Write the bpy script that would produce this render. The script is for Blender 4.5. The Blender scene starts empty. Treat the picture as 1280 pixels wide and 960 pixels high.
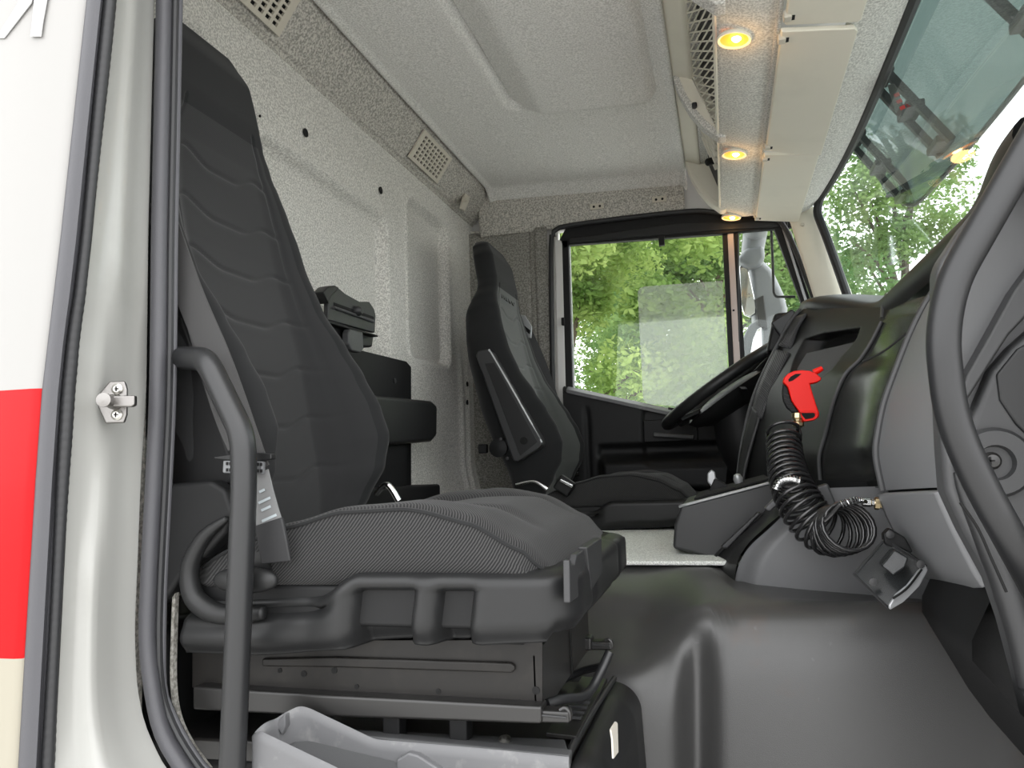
import bpy, math, random
import numpy as np
from mathutils import Vector, Matrix
random.seed(7)
C = bpy.context.scene.collection
SC = bpy.context.scene

# ------------------------------------------------------------------ camera
F_PX, EYE = 960.0, 1.75
def _dir(p): return Vector(((p[0]-640)/F_PX, -(p[1]-480)/F_PX, -1.0))
AY = _dir((908, 565)).normalized()                    # direction across the cab
AX = -_dir((-2865, 690)); AX = (AX - AY*AX.dot(AY)).normalized()   # direction of travel
AZ = AX.cross(AY)
ROT = Matrix((AX, AY, AZ))
cam_d = bpy.data.cameras.new('camera'); cam_d.sensor_width = 36.0; cam_d.lens = 27.0
cam_d.clip_start = 0.02; cam_d.clip_end = 400
cam = bpy.data.objects.new('camera', cam_d); C.objects.link(cam)
cam.matrix_world = Matrix.Translation((0, 0, EYE)) @ ROT.to_4x4()
SC.camera = cam

# ------------------------------------------------------------------ sky and exposure
W = bpy.data.worlds.new('overcast_sky'); SC.world = W; W.use_nodes = True
nt = W.node_tree; nt.nodes.clear()
bg = nt.nodes.new('ShaderNodeBackground'); wo = nt.nodes.new('ShaderNodeOutputWorld')
bg.inputs['Color'].default_value = (0.985, 0.99, 1.0, 1); bg.inputs['Strength'].default_value = 2.3
nt.links.new(bg.outputs[0], wo.inputs[0])
SC.view_settings.view_transform = 'Standard'; SC.view_settings.look = 'None'
SC.view_settings.exposure = 0.70; SC.view_settings.gamma = 1.0
SC.view_settings.use_curve_mapping = False
sun_d = bpy.data.lights.new('sun', 'SUN'); sun_d.energy = .25; sun_d.angle = math.radians(50); sun_d.color = (1, .97, .92)
sun = bpy.data.objects.new('sun', sun_d); C.objects.link(sun)
sun.rotation_euler = (math.radians(42), 0, math.radians(38))

# ------------------------------------------------------------------ helpers
def V(*a): return Vector(a)
def A(px, py, y=None, x=None, z=None):
    """point of the cab that shows at a place in the frame, on a plane across (y), along (x) or level (z)"""
    r = ROT @ _dir((px, py))
    t = y/r.y if y is not None else (x/r.x if x is not None else (z-EYE)/r.z)
    p = r*t; p.z += EYE
    return p
def setp(o, label=None, cat=None, group=None, kind=None):
    if label: o['label'] = label
    if cat: o['category'] = cat
    if group: o['group'] = group
    if kind: o['kind'] = kind
    return o
def empty(name, loc, label, cat, group=None):
    o = bpy.data.objects.new(name, None); C.objects.link(o); o.location = loc; o.empty_display_size = .05
    return setp(o, label, cat, group)
def mk(name, vs, fs, mat, parent=None, smooth=True, bev=0, sub=0, solid=0, off=0, seg=2, ang=35, edges=None):
    me = bpy.data.meshes.new(name); me.from_pydata([tuple(v) for v in vs], edges or [], fs)
    me.validate(); me.update()
    ms = mat if isinstance(mat, (list, tuple)) else [mat]
    for m in ms: me.materials.append(m)
    o = bpy.data.objects.new(name, me); C.objects.link(o)
    if smooth:
        me.shade_smooth()
        if smooth != 'full': me.set_sharp_from_angle(angle=math.radians(ang))
    if solid:
        m = o.modifiers.new('solid', 'SOLIDIFY'); m.thickness = solid; m.offset = off
    if bev:
        m = o.modifiers.new('bevel', 'BEVEL'); m.width = bev; m.segments = seg; m.limit_method = 'ANGLE'; m.angle_limit = math.radians(30)
        m.harden_normals = True
    if sub:
        m = o.modifiers.new('sub', 'SUBSURF'); m.levels = sub; m.render_levels = sub
    if parent is not None: attach(o, parent)
    return o
def attach(o, parent):
    o.parent = parent
    if parent.type == 'EMPTY': o.matrix_parent_inverse = Matrix.Translation(-parent.location)
def recalc(o):
    import bmesh
    bm = bmesh.new(); bm.from_mesh(o.data); bmesh.ops.recalc_face_normals(bm, faces=bm.faces); bm.to_mesh(o.data); bm.free()
    return o
def catmull(pts, n, closed=False):
    pts = [Vector(p) for p in pts]; N = len(pts); out = []
    L = [0.0]
    idx = list(range(N)) + ([0] if closed else [])
    for a, b in zip(idx, idx[1:]): L.append(L[-1] + max((pts[b]-pts[a]).length, 1e-6))
    m = n if closed else n-1
    for k in range(n):
        s = L[-1]*k/m
        i = 0
        while i < len(L)-2 and s > L[i+1]: i += 1
        t = (s-L[i])/(L[i+1]-L[i])
        g = lambda j: pts[j % N] if closed else pts[max(0, min(N-1, j))]
        p0, p1, p2, p3 = g(i-1), g(i), g(i+1), g(i+2)
        out.append(.5*((2*p1) + (p2-p0)*t + (2*p0-5*p1+4*p2-p3)*t*t + (3*p1-p0-3*p2+p3)*t**3))
    return out
def linres(pts, n):
    pts = [Vector(p) for p in pts]; L = [0.0]
    for a, b in zip(pts, pts[1:]): L.append(L[-1]+(b-a).length)
    out = []
    for k in range(n):
        s = L[-1]*k/(n-1); i = 0
        while i < len(L)-2 and s > L[i+1]: i += 1
        out.append(pts[i].lerp(pts[i+1], (s-L[i])/max(1e-9, L[i+1]-L[i])))
    return out
def fillet(pts, r, n=6):
    """polyline with its corners rounded"""
    pts = [Vector(p) for p in pts]; out = [pts[0]]
    for a, b, c in zip(pts, pts[1:], pts[2:]):
        u = (a-b); w = (c-b); d = min(r, u.length*.48, w.length*.48)
        p, q = b+u.normalized()*d, b+w.normalized()*d
        for k in range(n+1):
            t = k/n; out.append(p.lerp(b, t).lerp(b.lerp(q, t), t))
    out.append(pts[-1]); return out
def sweep(pts, r, seg=12, closed=False, flat=None, up=None):
    """rings along a path; r number or list; flat=(a,b) gives an oval or strap section"""
    pts = [Vector(p) for p in pts]; n = len(pts); rings = []
    T = []
    for i in range(n):
        a = pts[i-1] if (i > 0 or closed) else pts[0]; b = pts[(i+1) % n] if (i < n-1 or closed) else pts[-1]
        T.append((b-a).normalized())
    nrm = Vector(up) if up is not None else (Vector((0, 0, 1)) if abs(T[0].z) < .9 else Vector((1, 0, 0)))
    for i in range(n):
        nrm = (nrm - T[i]*nrm.dot(T[i]))
        if nrm.length < 1e-6: nrm = Vector((1, 0, 0)).cross(T[i])
        nrm.normalize()
        if up is not None:
            u = Vector(up); w = u - T[i]*u.dot(T[i])
            if w.length > 1e-3: nrm = w.normalized()
        bn = T[i].cross(nrm)
        rr = r[i] if isinstance(r, (list, tuple)) else r
        ring = []
        for k in range(seg):
            a = 2*math.pi*k/seg
            if flat: ring.append(pts[i] + nrm*flat[0]*math.cos(a) + bn*flat[1]*math.sin(a))
            else: ring.append(pts[i] + (nrm*math.cos(a)+bn*math.sin(a))*rr)
        rings.append(ring)
    return rings
def loftmesh(rows, cu=False, cv=False, caps=False):
    """rows x cols -> verts, faces; cv closes each row into a ring, cu closes the rows"""
    nr, nc = len(rows), len(rows[0]); vs = [p for r in rows for p in r]; fs = []
    for i in range(nr if cu else nr-1):
        for j in range(nc if cv else nc-1):
            a, b = i, (i+1) % nr; c, d = j, (j+1) % nc
            fs.append((a*nc+c, a*nc+d, b*nc+d, b*nc+c))
    if caps:
        fs.append(tuple(range(nc-1, -1, -1))); fs.append(tuple((nr-1)*nc+k for k in range(nc)))
    return vs, fs
def loft(name, rows, mat, parent=None, cu=False, cv=False, caps=False, **k):
    vs, fs = loftmesh(rows, cu, cv, caps)
    return mk(name, vs, fs, mat, parent, **k)
def tube(name, pts, r, mat, parent=None, seg=12, closed=False, n=None, fil=None, flat=None, up=None, **k):
    p = fillet(pts, fil) if fil else pts
    if isinstance(r, (list, tuple)) and n:
        m = len(r)-1; r = [r[min(m-1, int(m*i/(n-1)))]*(1-(m*i/(n-1)-min(m-1, int(m*i/(n-1)))))+r[min(m, int(m*i/(n-1))+1) if int(m*i/(n-1)) < m else m]*(m*i/(n-1)-min(m-1, int(m*i/(n-1)))) for i in range(n)]
    if n: p = catmull(p, n, closed)
    return loft(name, sweep(p, r, seg, closed, flat, up), mat, parent, cu=closed, cv=True, caps=not closed, **k)
def strap(name, pts, half, th, mat, parent=None, up=None, n=24, **k):
    """flat webbing; pts centre line, up = direction of its width"""
    p = catmull(pts, n) if n else [Vector(q) for q in pts]; rows = []
    ups = up if isinstance(up, list) else [up]*len(p)
    for i, q in enumerate(p):
        a = p[max(0, i-1)]; b = p[min(len(p)-1, i+1)]; t = (b-a).normalized()
        u = Vector(ups[min(i, len(ups)-1)]); u = (u-t*u.dot(t)).normalized(); w = t.cross(u)
        rows.append([q+u*half+w*th, q-u*half+w*th, q-u*half-w*th, q+u*half-w*th])
    return loft(name, rows, mat, parent, cv=True, caps=True, **k)
def boxv(c, s, rot=None):
    c = Vector(c); h = Vector(s)/2; vs = []
    for z in (-1, 1):
        for x, y in ((-1, -1), (1, -1), (1, 1), (-1, 1)):
            v = Vector((x*h.x, y*h.y, z*h.z)); vs.append(c + (rot @ v if rot else v))
    return vs, [(3, 2, 1, 0), (4, 5, 6, 7), (0, 1, 5, 4), (1, 2, 6, 5), (2, 3, 7, 6), (3, 0, 4, 7)]
def box(name, c, s, mat, parent=None, rot=None, bev=.003, **k):
    vs, fs = boxv(c, s, rot); return mk(name, vs, fs, mat, parent, bev=bev, **k)
def boxes(name, items, mat, parent=None, bev=0, **k):
    vs, fs = [], []
    for it in items:
        v, f = boxv(*it); n = len(vs); vs += v; fs += [tuple(i+n for i in q) for q in f]
    return mk(name, vs, fs, mat, parent, bev=bev, **k)
def prism(name, pts, vec, mat, parent=None, bev=.003, **k):
    pts = [Vector(p) for p in pts]; vec = Vector(vec); n = len(pts)
    vs = pts + [p+vec for p in pts]
    fs = [tuple(range(n-1, -1, -1)), tuple(range(n, 2*n))] + [(i, (i+1) % n, (i+1) % n+n, i+n) for i in range(n)]
    o = mk(name, vs, fs, mat, parent, bev=bev, **k); return recalc(o)
def frame_of(axis):
    a = Vector(axis).normalized(); u = (Vector((0, 0, 1)) if abs(a.z) < .9 else Vector((1, 0, 0))).cross(a).normalized()
    return a, u, a.cross(u)
def lathe(name, prof, org, axis, mat, parent=None, seg=20, sx=1, sy=1, **k):
    """prof: (radius, height along axis)"""
    a, u, w = frame_of(axis); o = Vector(org); rows = []
    for r, h in prof:
        rows.append([o+a*h+(u*math.cos(2*math.pi*j/seg)*sx+w*math.sin(2*math.pi*j/seg)*sy)*r for j in range(seg)])
    ob = loft(name, rows, mat, parent, cv=True, caps=True, **k); return recalc(ob)
def grid(name, fn, nu, nv, mat, parent=None, **k):
    rows = [[fn(i/nu, j/nv) for j in range(nv+1)] for i in range(nu+1)]
    return loft(name, rows, mat, parent, **k)
def sm(a, b, x):
    t = max(0.0, min(1.0, (x-a)/(b-a))) if a != b else float(x > a)
    return t*t*(3-2*t)
def rrect(x, y, x0, x1, y0, y1, r):
    """signed distance to a rounded rectangle, negative inside"""
    cx, cy, hx, hy = (x0+x1)/2, (y0+y1)/2, (x1-x0)/2, (y1-y0)/2
    dx, dy = abs(x-cx)-hx+r, abs(y-cy)-hy+r
    return math.hypot(max(dx, 0), max(dy, 0)) + min(max(dx, dy), 0) - r
def rr_pts(x0, x1, y0, y1, r, n=5):
    out = []
    for cx, cy, a0 in ((x1-r, y1-r, 0), (x0+r, y1-r, 90), (x0+r, y0+r, 180), (x1-r, y0+r, 270)):
        for k in range(n+1):
            a = math.radians(a0+90*k/n); out.append((cx+r*math.cos(a), cy+r*math.sin(a)))
    return out

# ------------------------------------------------------------------ materials
def mat(name, col, rough=.5, metal=0, spk=None, bump=None, coat=0, spec=.5, sheen=0, trans=0, weave=None, emit=None, wear=None, alpha=1, ior=1.5):
    m = bpy.data.materials.new(name); m.use_nodes = True; t = m.node_tree; b = t.nodes['Principled BSDF']
    b.inputs['Base Color'].default_value = (*col, 1); b.inputs['Roughness'].default_value = rough; b.inputs['Metallic'].default_value = metal
    b.inputs['Coat Weight'].default_value = coat; b.inputs['Specular IOR Level'].default_value = spec
    b.inputs['Sheen Weight'].default_value = sheen; b.inputs['Transmission Weight'].default_value = trans; b.inputs['IOR'].default_value = ior
    b.inputs['Alpha'].default_value = alpha
    if emit: b.inputs['Emission Color'].default_value = (*emit[0], 1); b.inputs['Emission Strength'].default_value = emit[1]
    geo = t.nodes.new('ShaderNodeNewGeometry'); pos = geo.outputs['Position']
    def noise(sc, det=2, rgh=.5):
        n = t.nodes.new('ShaderNodeTexNoise'); n.inputs['Scale'].default_value = sc; n.inputs['Detail'].default_value = det
        n.inputs['Roughness'].default_value = rgh; t.links.new(pos, n.inputs['Vector']); return n.outputs['Fac']
    cur = None
    def blend(fac, lo, hi, a, bcol):
        nonlocal cur
        mr = t.nodes.new('ShaderNodeMapRange'); mr.inputs[1].default_value = lo; mr.inputs[2].default_value = hi
        t.links.new(fac, mr.inputs[0])
        mx = t.nodes.new('ShaderNodeMix'); mx.data_type = 'RGBA'; t.links.new(mr.outputs[0], mx.inputs[0])
        if cur is None: mx.inputs[6].default_value = (*a, 1)
        else: t.links.new(cur, mx.inputs[6])
        mx.inputs[7].default_value = (*bcol, 1); cur = mx.outputs[2]
        t.links.new(cur, b.inputs['Base Color'])
    if spk:      # (scale, dark colour, light colour)
        blend(noise(spk[0], 2, .6), .40, .60, spk[1], spk[2])
    if wear:     # list of (scale, lo, hi, colour)
        for sc, lo, hi, wc in wear: blend(noise(sc, 4, .6), lo, hi, col, wc)
    h = None
    if weave:    # (scale, strength) diagonal twill
        wv = t.nodes.new('ShaderNodeTexWave'); wv.wave_type = 'BANDS'; wv.bands_direction = 'DIAGONAL'
        wv.inputs['Scale'].default_value = weave[0]; wv.inputs['Distortion'].default_value = .6; wv.inputs['Detail'].default_value = 1
        wv.inputs['Detail Scale'].default_value = 2
        mp = t.nodes.new('ShaderNodeVectorMath'); mp.operation = 'MULTIPLY'; mp.inputs[1].default_value = (1, 1, -1); t.links.new(pos, mp.inputs[0])
        t.links.new(mp.outputs[0], wv.inputs['Vector']); h = wv.outputs['Fac']; st = weave[1]; ds = .0006
        blend(h, .2, .9, weave[2], weave[3])
    if bump: h = noise(bump[0], 3, .55); st = bump[1]; ds = bump[2] if len(bump) > 2 else .001
    if h is not None:
        bp = t.nodes.new('ShaderNodeBump'); bp.inputs['Strength'].default_value = st; bp.inputs['Distance'].default_value = ds
        t.links.new(h, bp.inputs['Height']); t.links.new(bp.outputs[0], b.inputs['Normal'])
    return m
def thin_glass(name, tint, refl=.06, haze=None, rgh=.02):
    """sheet glass: clear with a reflection that grows at grazing angles, the same from both sides"""
    m = bpy.data.materials.new(name); m.use_nodes = True; t = m.node_tree; t.nodes.clear()
    N = lambda k: t.nodes.new('ShaderNode'+k)
    o = N('OutputMaterial'); tr = N('BsdfTransparent'); gl = N('BsdfGlossy'); mx = N('MixShader'); g = N('NewGeometry')
    tr.inputs[0].default_value = (*tint, 1); gl.inputs['Roughness'].default_value = rgh; gl.inputs[0].default_value = (.9, .95, .95, 1)
    base = tr.outputs[0]
    if haze:
        df = N('BsdfDiffuse'); tl = N('BsdfTranslucent'); df.inputs[0].default_value = (*haze[1], 1); tl.inputs[0].default_value = (*haze[1], 1)
        dm = N('MixShader'); dm.inputs[0].default_value = .5; t.links.new(df.outputs[0], dm.inputs[1]); t.links.new(tl.outputs[0], dm.inputs[2])
        hm = N('MixShader'); hm.inputs[0].default_value = haze[0]; t.links.new(tr.outputs[0], hm.inputs[1]); t.links.new(dm.outputs[0], hm.inputs[2]); base = hm.outputs[0]
    dt = N('VectorMath'); dt.operation = 'DOT_PRODUCT'; t.links.new(g.outputs['Incoming'], dt.inputs[0]); t.links.new(g.outputs['Normal'], dt.inputs[1])
    ab = N('Math'); ab.operation = 'ABSOLUTE'; t.links.new(dt.outputs['Value'], ab.inputs[0])
    om = N('Math'); om.operation = 'SUBTRACT'; om.inputs[0].default_value = 1; t.links.new(ab.outputs[0], om.inputs[1])
    pw = N('Math'); pw.operation = 'POWER'; pw.inputs[1].default_value = 5; t.links.new(om.outputs[0], pw.inputs[0])
    ma = N('Math'); ma.operation = 'MULTIPLY_ADD'; ma.inputs[1].default_value = 1-refl; ma.inputs[2].default_value = refl; t.links.new(pw.outputs[0], ma.inputs[0])
    t.links.new(ma.outputs[0], mx.inputs[0]); t.links.new(base, mx.inputs[1]); t.links.new(gl.outputs[0], mx.inputs[2]); t.links.new(mx.outputs[0], o.inputs[0])
    return m
M = {}
M['felt'] = mat('grey_felt', (.66, .65, .61), .95, spk=(230, (.47, .46, .425), (.82, .805, .755)), bump=(500, .5), sheen=.2, spec=.1)
M['felt_roof'] = mat('roof_felt', (.6, .595, .57), .95, spk=(230, (.67, .665, .63), (.95, .94, .905)), bump=(450, .4), sheen=.2, spec=.1)
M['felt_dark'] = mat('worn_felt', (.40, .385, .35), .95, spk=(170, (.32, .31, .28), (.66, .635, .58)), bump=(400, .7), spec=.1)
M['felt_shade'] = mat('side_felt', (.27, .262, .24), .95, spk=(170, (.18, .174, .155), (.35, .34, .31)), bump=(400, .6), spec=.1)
M['felt_light'] = mat('light_felt', (.55, .54, .51), .95, spk=(230, (.60, .59, .54), (.93, .915, .85)), bump=(450, .4), spec=.1)
M['beige'] = mat('beige_plastic', (.86, .82, .70), .5, bump=(900, .1), wear=[(6, .5, .8, (.80, .765, .65))])
M['ivory'] = mat('ivory_plastic', (.62, .58, .49), .5)
M['black'] = mat('black_plastic', (.0125, .0128, .0132), .42, spec=.38, bump=(1400, .18, .0005))
M['blackd'] = mat('deep_black_plastic', (.007, .0072, .0076), .55, spec=.3, bump=(1400, .15, .0005))
M['charcoal'] = mat('charcoal_plastic', (.026, .0265, .0275), .46, bump=(1300, .25, .0006))
M['slate3'] = mat('light_grey_dash_plastic', (.21, .213, .22), .5, bump=(1100, .25, .0006))
M['slate2'] = mat('grey_dash_plastic', (.125, .127, .131), .5, bump=(1100, .25, .0006))
M['slate'] = mat('slate_plastic', (.070, .071, .073), .48, bump=(1100, .3, .0006))
M['ledge'] = mat('dusty_plastic', (.12, .121, .125), .5, bump=(1100, .2, .0006), wear=[(40, .55, .75, (.18, .18, .18))])
M['gloss'] = mat('satin_black_fascia', (.022, .023, .023), .20, bump=(1500, .06, .0004))
M['fabric'] = mat('seat_twill', (.032, .033, .035), .9, weave=(135, .45, (.013, .013, .0135), (.050, .0495, .049)), spec=.15, sheen=.08)
M['fabric_plain'] = mat('seat_bolster_cloth', (.018, .0185, .019), .92, bump=(900, .3, .0006), spec=.15, sheen=.10)
M['fabric_panel'] = mat('seat_centre_cloth', (.03, .03, .032), .92, weave=(260, .25, (.017, .0172, .0178), (.034, .0345, .035)), spec=.15, sheen=.18)
M['fabric_lit'] = mat('lit_seat_centre_cloth', (.075, .08, .076), .9, bump=(700, .3, .0006), spec=.2, sheen=.2)  # lighter copy of the centre cloth, window light painted into its colour
M['belt'] = mat('belt_webbing', (.06, .06, .06), .7, weave=(420, .4, (.035, .035, .036), (.085, .083, .082)))
M['beltd'] = mat('black_webbing', (.02, .02, .022), .6, weave=(420, .3, (.012, .012, .013), (.03, .03, .032)))
M['tag'] = mat('belt_label', (.17, .172, .172), .6)
M['tagtext'] = mat('label_print', (.36, .40, .42), .6)
M['white'] = mat('white_paint', (.72, .71, .69), .3, coat=.3)
M['jamb'] = mat('jamb_paint', (.34, .34, .322), .35, coat=.2, wear=[(9, .55, .85, (.30, .30, .28)), (60, .72, .8, (.24, .235, .21))])
M['rubber'] = mat('black_rubber', (.020, .0205, .022), .5, bump=(600, .2))
M['rubberg'] = mat('grey_rubber', (.065, .065, .072), .5, bump=(500, .25))
M['steel'] = mat('brushed_steel', (.26, .25, .24), .38, 1, bump=(300, .15))
M['zinc'] = mat('zinc_screw', (.55, .54, .5), .35, 1)
M['brass'] = mat('brass_fitting', (.62, .5, .3), .3, 1)
M['chrome'] = mat('bright_trim', (.75, .76, .77), .22, 1)
M['dullsilver'] = mat('dull_grey_plastic', (.16, .165, .17), .4, .2)
M['silver'] = mat('silver_plastic', (.42, .43, .44), .35, .4)
M['blacksteel'] = mat('black_painted_steel', (.016, .0155, .015), .32, spec=.6, bump=(40, .06), wear=[(30, .66, .78, (.035, .033, .03))])
M['steelpanel'] = mat('worn_black_steel_panel', (.015, .014, .013), .42, spec=.28, wear=[(22, .5, .75, (.024, .022, .0195))])
M['handle'] = mat('black_coated_tube', (.016, .0165, .0175), .36, bump=(1600, .25, .0004))
M['red'] = mat('red_plastic', (.85, .010, .005), .4, spec=.3)
M['hose'] = mat('black_hose', (.018, .018, .019), .2, coat=.5)
M['carpet'] = mat('pale_grey_carpet', (.8, .82, .77), .95, spk=(300, (.62, .64, .60), (.95, .97, .92)), bump=(700, .8, .002), spec=.1)
M['clear'] = mat('smoked_clear_plastic', (.5, .52, .53), .12, trans=.0, alpha=.35)
M['smoke'] = mat('smoked_plastic_block', (.022, .024, .025), .2, alpha=.86)
M['hole'] = mat('dark_void', (.004, .004, .004), .9)
M['paper'] = mat('torn_label', (.6, .57, .5), .8)
M['ground'] = mat('pale_concrete', (.52, .51, .49), .9, spk=(60, (.46, .45, .43), (.57, .56, .54)), bump=(80, .5, .01))
M['mirrorhouse'] = mat('grey_mirror_shell', (.22, .235, .25), .4)
M['mirrorglass'] = mat('mirror_glass', (.85, .87, .9), .03, 1)
M['strip'] = mat('pale_pink_strip', (.55, .45, .41), .35, bump=(50, .05))
M['glass'] = thin_glass('window_glass', (.97, .985, .97), .02)
M['ws'] = thin_glass('windscreen_glass', (.88, .95, .94), .035, haze=(.02, (.7, .8, .8)))
M['reflection_sheet'] = thin_glass('pale_painted_reflection', (.80, .82, .78), .04, haze=(.16, (.8, .82, .78)))  # hazy tint that paints a reflection over the side glass
M['bark'] = mat('bark', (.11, .085, .06), .9, bump=(30, .8, .02))
def leafmat(name, c, c2):
    m = bpy.data.materials.new(name); m.use_nodes = True; t = m.node_tree; t.nodes.clear()
    o = t.nodes.new('ShaderNodeOutputMaterial'); d = t.nodes.new('ShaderNodeBsdfDiffuse'); l = t.nodes.new('ShaderNodeBsdfTranslucent'); mx = t.nodes.new('ShaderNodeMixShader')
    g = t.nodes.new('ShaderNodeNewGeometry'); n = t.nodes.new('ShaderNodeTexNoise'); n.inputs['Scale'].default_value = 1.3; n.inputs['Detail'].default_value = 5
    mr = t.nodes.new('ShaderNodeMapRange'); mr.inputs[1].default_value = .35; mr.inputs[2].default_value = .65
    mc = t.nodes.new('ShaderNodeMix'); mc.data_type = 'RGBA'; mc.inputs[6].default_value = (*c, 1); mc.inputs[7].default_value = (*c2, 1)
    t.links.new(g.outputs['Position'], n.inputs['Vector']); t.links.new(n.outputs['Fac'], mr.inputs[0]); t.links.new(mr.outputs[0], mc.inputs[0])
    for s in (d, l): t.links.new(mc.outputs[2], s.inputs[0])
    mx.inputs[0].default_value = .5; t.links.new(d.outputs[0], mx.inputs[1]); t.links.new(l.outputs[0], mx.inputs[2]); t.links.new(mx.outputs[0], o.inputs[0])
    return m
M['leaf'] = leafmat('leaf_bright', (.20, .32, .09), (.50, .62, .22))
M['leafd'] = leafmat('leaf_deep', (.12, .22, .08), (.32, .44, .17))
# ================================================================== the setting
YN, YF = .84, 2.98           # inner faces of the cab sides
XR = -.975                   # rear wall
def S(o, label): return setp(o, label, None, None, 'structure')
S(mk('ground', [(-60, -60, 0), (60, -60, 0), (60, 80, 0), (-60, 80, 0)], [(0, 1, 2, 3)], M['ground']), 'grey asphalt yard outside the cab')
S(boxes('floor', [((-.25, 1.9, .93), (1.6, 2.2, .04)), ((.58, 1.9, 1.45), (.04, 2.16, 1.2))], M['blackd']), 'dark cab floor and front bulkhead')

# rear wall with pressed panels
PAN = [(.95, 1.31, 1.6, 2.625, .07), (1.455, 2.135, 1.6, 2.505, .05), (2.30, 2.68, 2.095, 2.635, .05)]
def wall_fn(u, v):
    y = YN-.02+(YF+.02-YN+.02)*u; z = .95+1.78*v; d = 0
    for y0, y1, z0, z1, r in PAN:
        s = rrect(y, z, y0, y1, z0, z1, r)
        d -= .030*(1-sm(-.016, .004, s)); d += .008*math.exp(-((s-.010)/.008)**2)
    for yc, w in ((2.795, .022), (2.87, .014)): d += .012*math.exp(-((y-yc)/w)**2)*(1-sm(2.0, 2.25, z))
    return V(XR+d + .02*sm(1.75, 1.6, z), y, z)
S(grid('wall_rear', wall_fn, 240, 170, M['felt'], smooth='full'), 'grey felt rear wall with pressed panels')
def band_fn(u, v):
    y = YN-.02+(YF+.02-YN+.02)*u
    p = V(-.985, y, 2.725).lerp(V(-.870, y, 2.888), v)
    d = .007*math.exp(-((v-.045)/.03)**2) + .005*math.exp(-((v-.14)/.025)**2)
    n = V(.75, 0, -.55).normalized()
    bow = .010*math.sin(math.pi*v) + .012*sm(2.6, 2.75, y)*math.sin(math.pi*min(1, v*1.1))
    return p+n*(d+bow)
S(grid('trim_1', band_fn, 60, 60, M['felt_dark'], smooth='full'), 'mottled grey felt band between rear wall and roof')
for i, (px, py) in enumerate(((382, 166), (476, 238), (325, 145), (688, 0))):
    if i == 3: continue
    p = A(px, py, x=XR+.004)
    lathe('wall_hole', [(.001, -.002), (.011 if i < 2 else .003, -.001), (.011 if i < 2 else .003, .0015), (.001, .002)], p, (1, 0, 0), M['hole'], bpy.data.objects['wall_rear'])

# ceiling with its pressed field
def ceil_fn(u, v):
    x = -.880+.795*u; y = YN+(2.965-YN)*v
    z = 2.862-.034*u - .007*sm(-.850, -.880, x)
    s = rrect(x, y, -.598, -.142, .95, 2.25, .05)
    z += (.030-.058*sm(-.60, -.47, x))*(1-sm(-.022, .004, s))
    e = sm(2.86, 2.965, y); z -= .045*e*e
    e = sm(-.12, -.085, x); z -= .012*e*e
    return V(x, y, z)
S(grid('ceiling', ceil_fn, 130, 200, M['felt_roof'], smooth='full', solid=.012, off=1), 'pale grey felt headliner with pressed rectangle')

# far side: band above the door, panel behind the door
def side_fn(u, v):
    x = -.93+.83*u; z = 2.845-.175*v
    y = 2.955+.02*v - .012*math.sin(math.pi*v)
    y -= .004*math.exp(-((v-.90)/.05)**2)
    y += .006*math.exp(-((x+.135)/.006)**2)
    return V(x, y, z)
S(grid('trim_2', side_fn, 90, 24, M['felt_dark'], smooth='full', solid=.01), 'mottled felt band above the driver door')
def farw(u, v):
    x = -1.0+.352*u; z = .95+1.73*v
    y = YF + .008*math.exp(-((x+.725)/.007)**2) - .010*sm(-.70, -.69, x)
    y -= .02*sm(-.93, -.985, x)
    return V(x, y, z)
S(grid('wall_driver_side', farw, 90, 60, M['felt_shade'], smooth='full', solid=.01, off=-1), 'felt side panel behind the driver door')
for (px, py, r) in ((678, 434, .009), (584, 480, .010), (584, 503, .010)):
    p = A(px, py, y=YF-.014) if px > 600 else A(px, py, x=XR+.01)
    lathe('wall_hole', [(.001, -.002), (r, -.001), (r, .002), (.001, .0025)], p, (0, -1, 0) if px > 600 else (1, 0, 0), M['hole'], bpy.data.objects['wall_driver_side' if px > 600 else 'wall_rear'])
S(tube('trim_3', [A(588, 291, y=YF-.01), A(612, 290, y=YF-.012), A(662, 285, y=YF-.012)], .005, M['felt_dark']), 'felt welt under the far band')
# cab side round the open door, near the viewer (inside faces)
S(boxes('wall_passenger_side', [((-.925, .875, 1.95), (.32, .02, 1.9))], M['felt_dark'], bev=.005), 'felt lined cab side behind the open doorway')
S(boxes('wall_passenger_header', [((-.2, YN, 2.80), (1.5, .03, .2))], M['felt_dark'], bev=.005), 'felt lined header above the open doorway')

# ------------------------------------------------------------------ driver door, far side
YD = 2.955
d1 = empty('door_1', (-.1, YD, 1.3), None, None); d1['kind'] = 'structure'; d1['label'] = 'black driver door with framed side window'
def pp(l, y): return [A(a, b, y=y) for a, b in l]
tube('door_seal', pp([(694, 640), (691, 480), (689, 312), (693, 294), (706, 283), (850, 265), (900, 266), (960, 272), (984, 290), (1026, 396), (1040, 440)], YD-.005), .010, M['rubber'], d1, n=90)
prism('painted_jamb', pp([(693, 300), (703, 300), (711, 640), (701, 640)], YD+.012), (0, .03, 0), M['white'], d1)
prism('window_frame', pp([(699, 300), (708, 283), (850, 263), (985, 266), (990, 284), (922, 290), (905, 292), (712, 306), (706, 313)], YD+.012), (0, .03, 0), M['blackd'], d1, bev=.004)
prism('frame_step', pp([(712, 298), (850, 278), (985, 277), (985, 283), (905, 287), (712, 303)], YD+.004), (0, .012, 0), M['black'], d1, bev=.003)
prism('window_frame', pp([(702, 300), (710, 300), (716, 492), (707, 492)], YD+.012), (0, .03, 0), M['blackd'], d1)
prism('glass_run', pp([(709, 304), (712, 304), (718, 488), (715, 488)], YD+.02), (0, .02, 0), M['silver'], d1, bev=.001)
box('window_catch', A(704, 402, y=YD), (.012, .02, .03), M['blackd'], d1, bev=.002)
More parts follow.
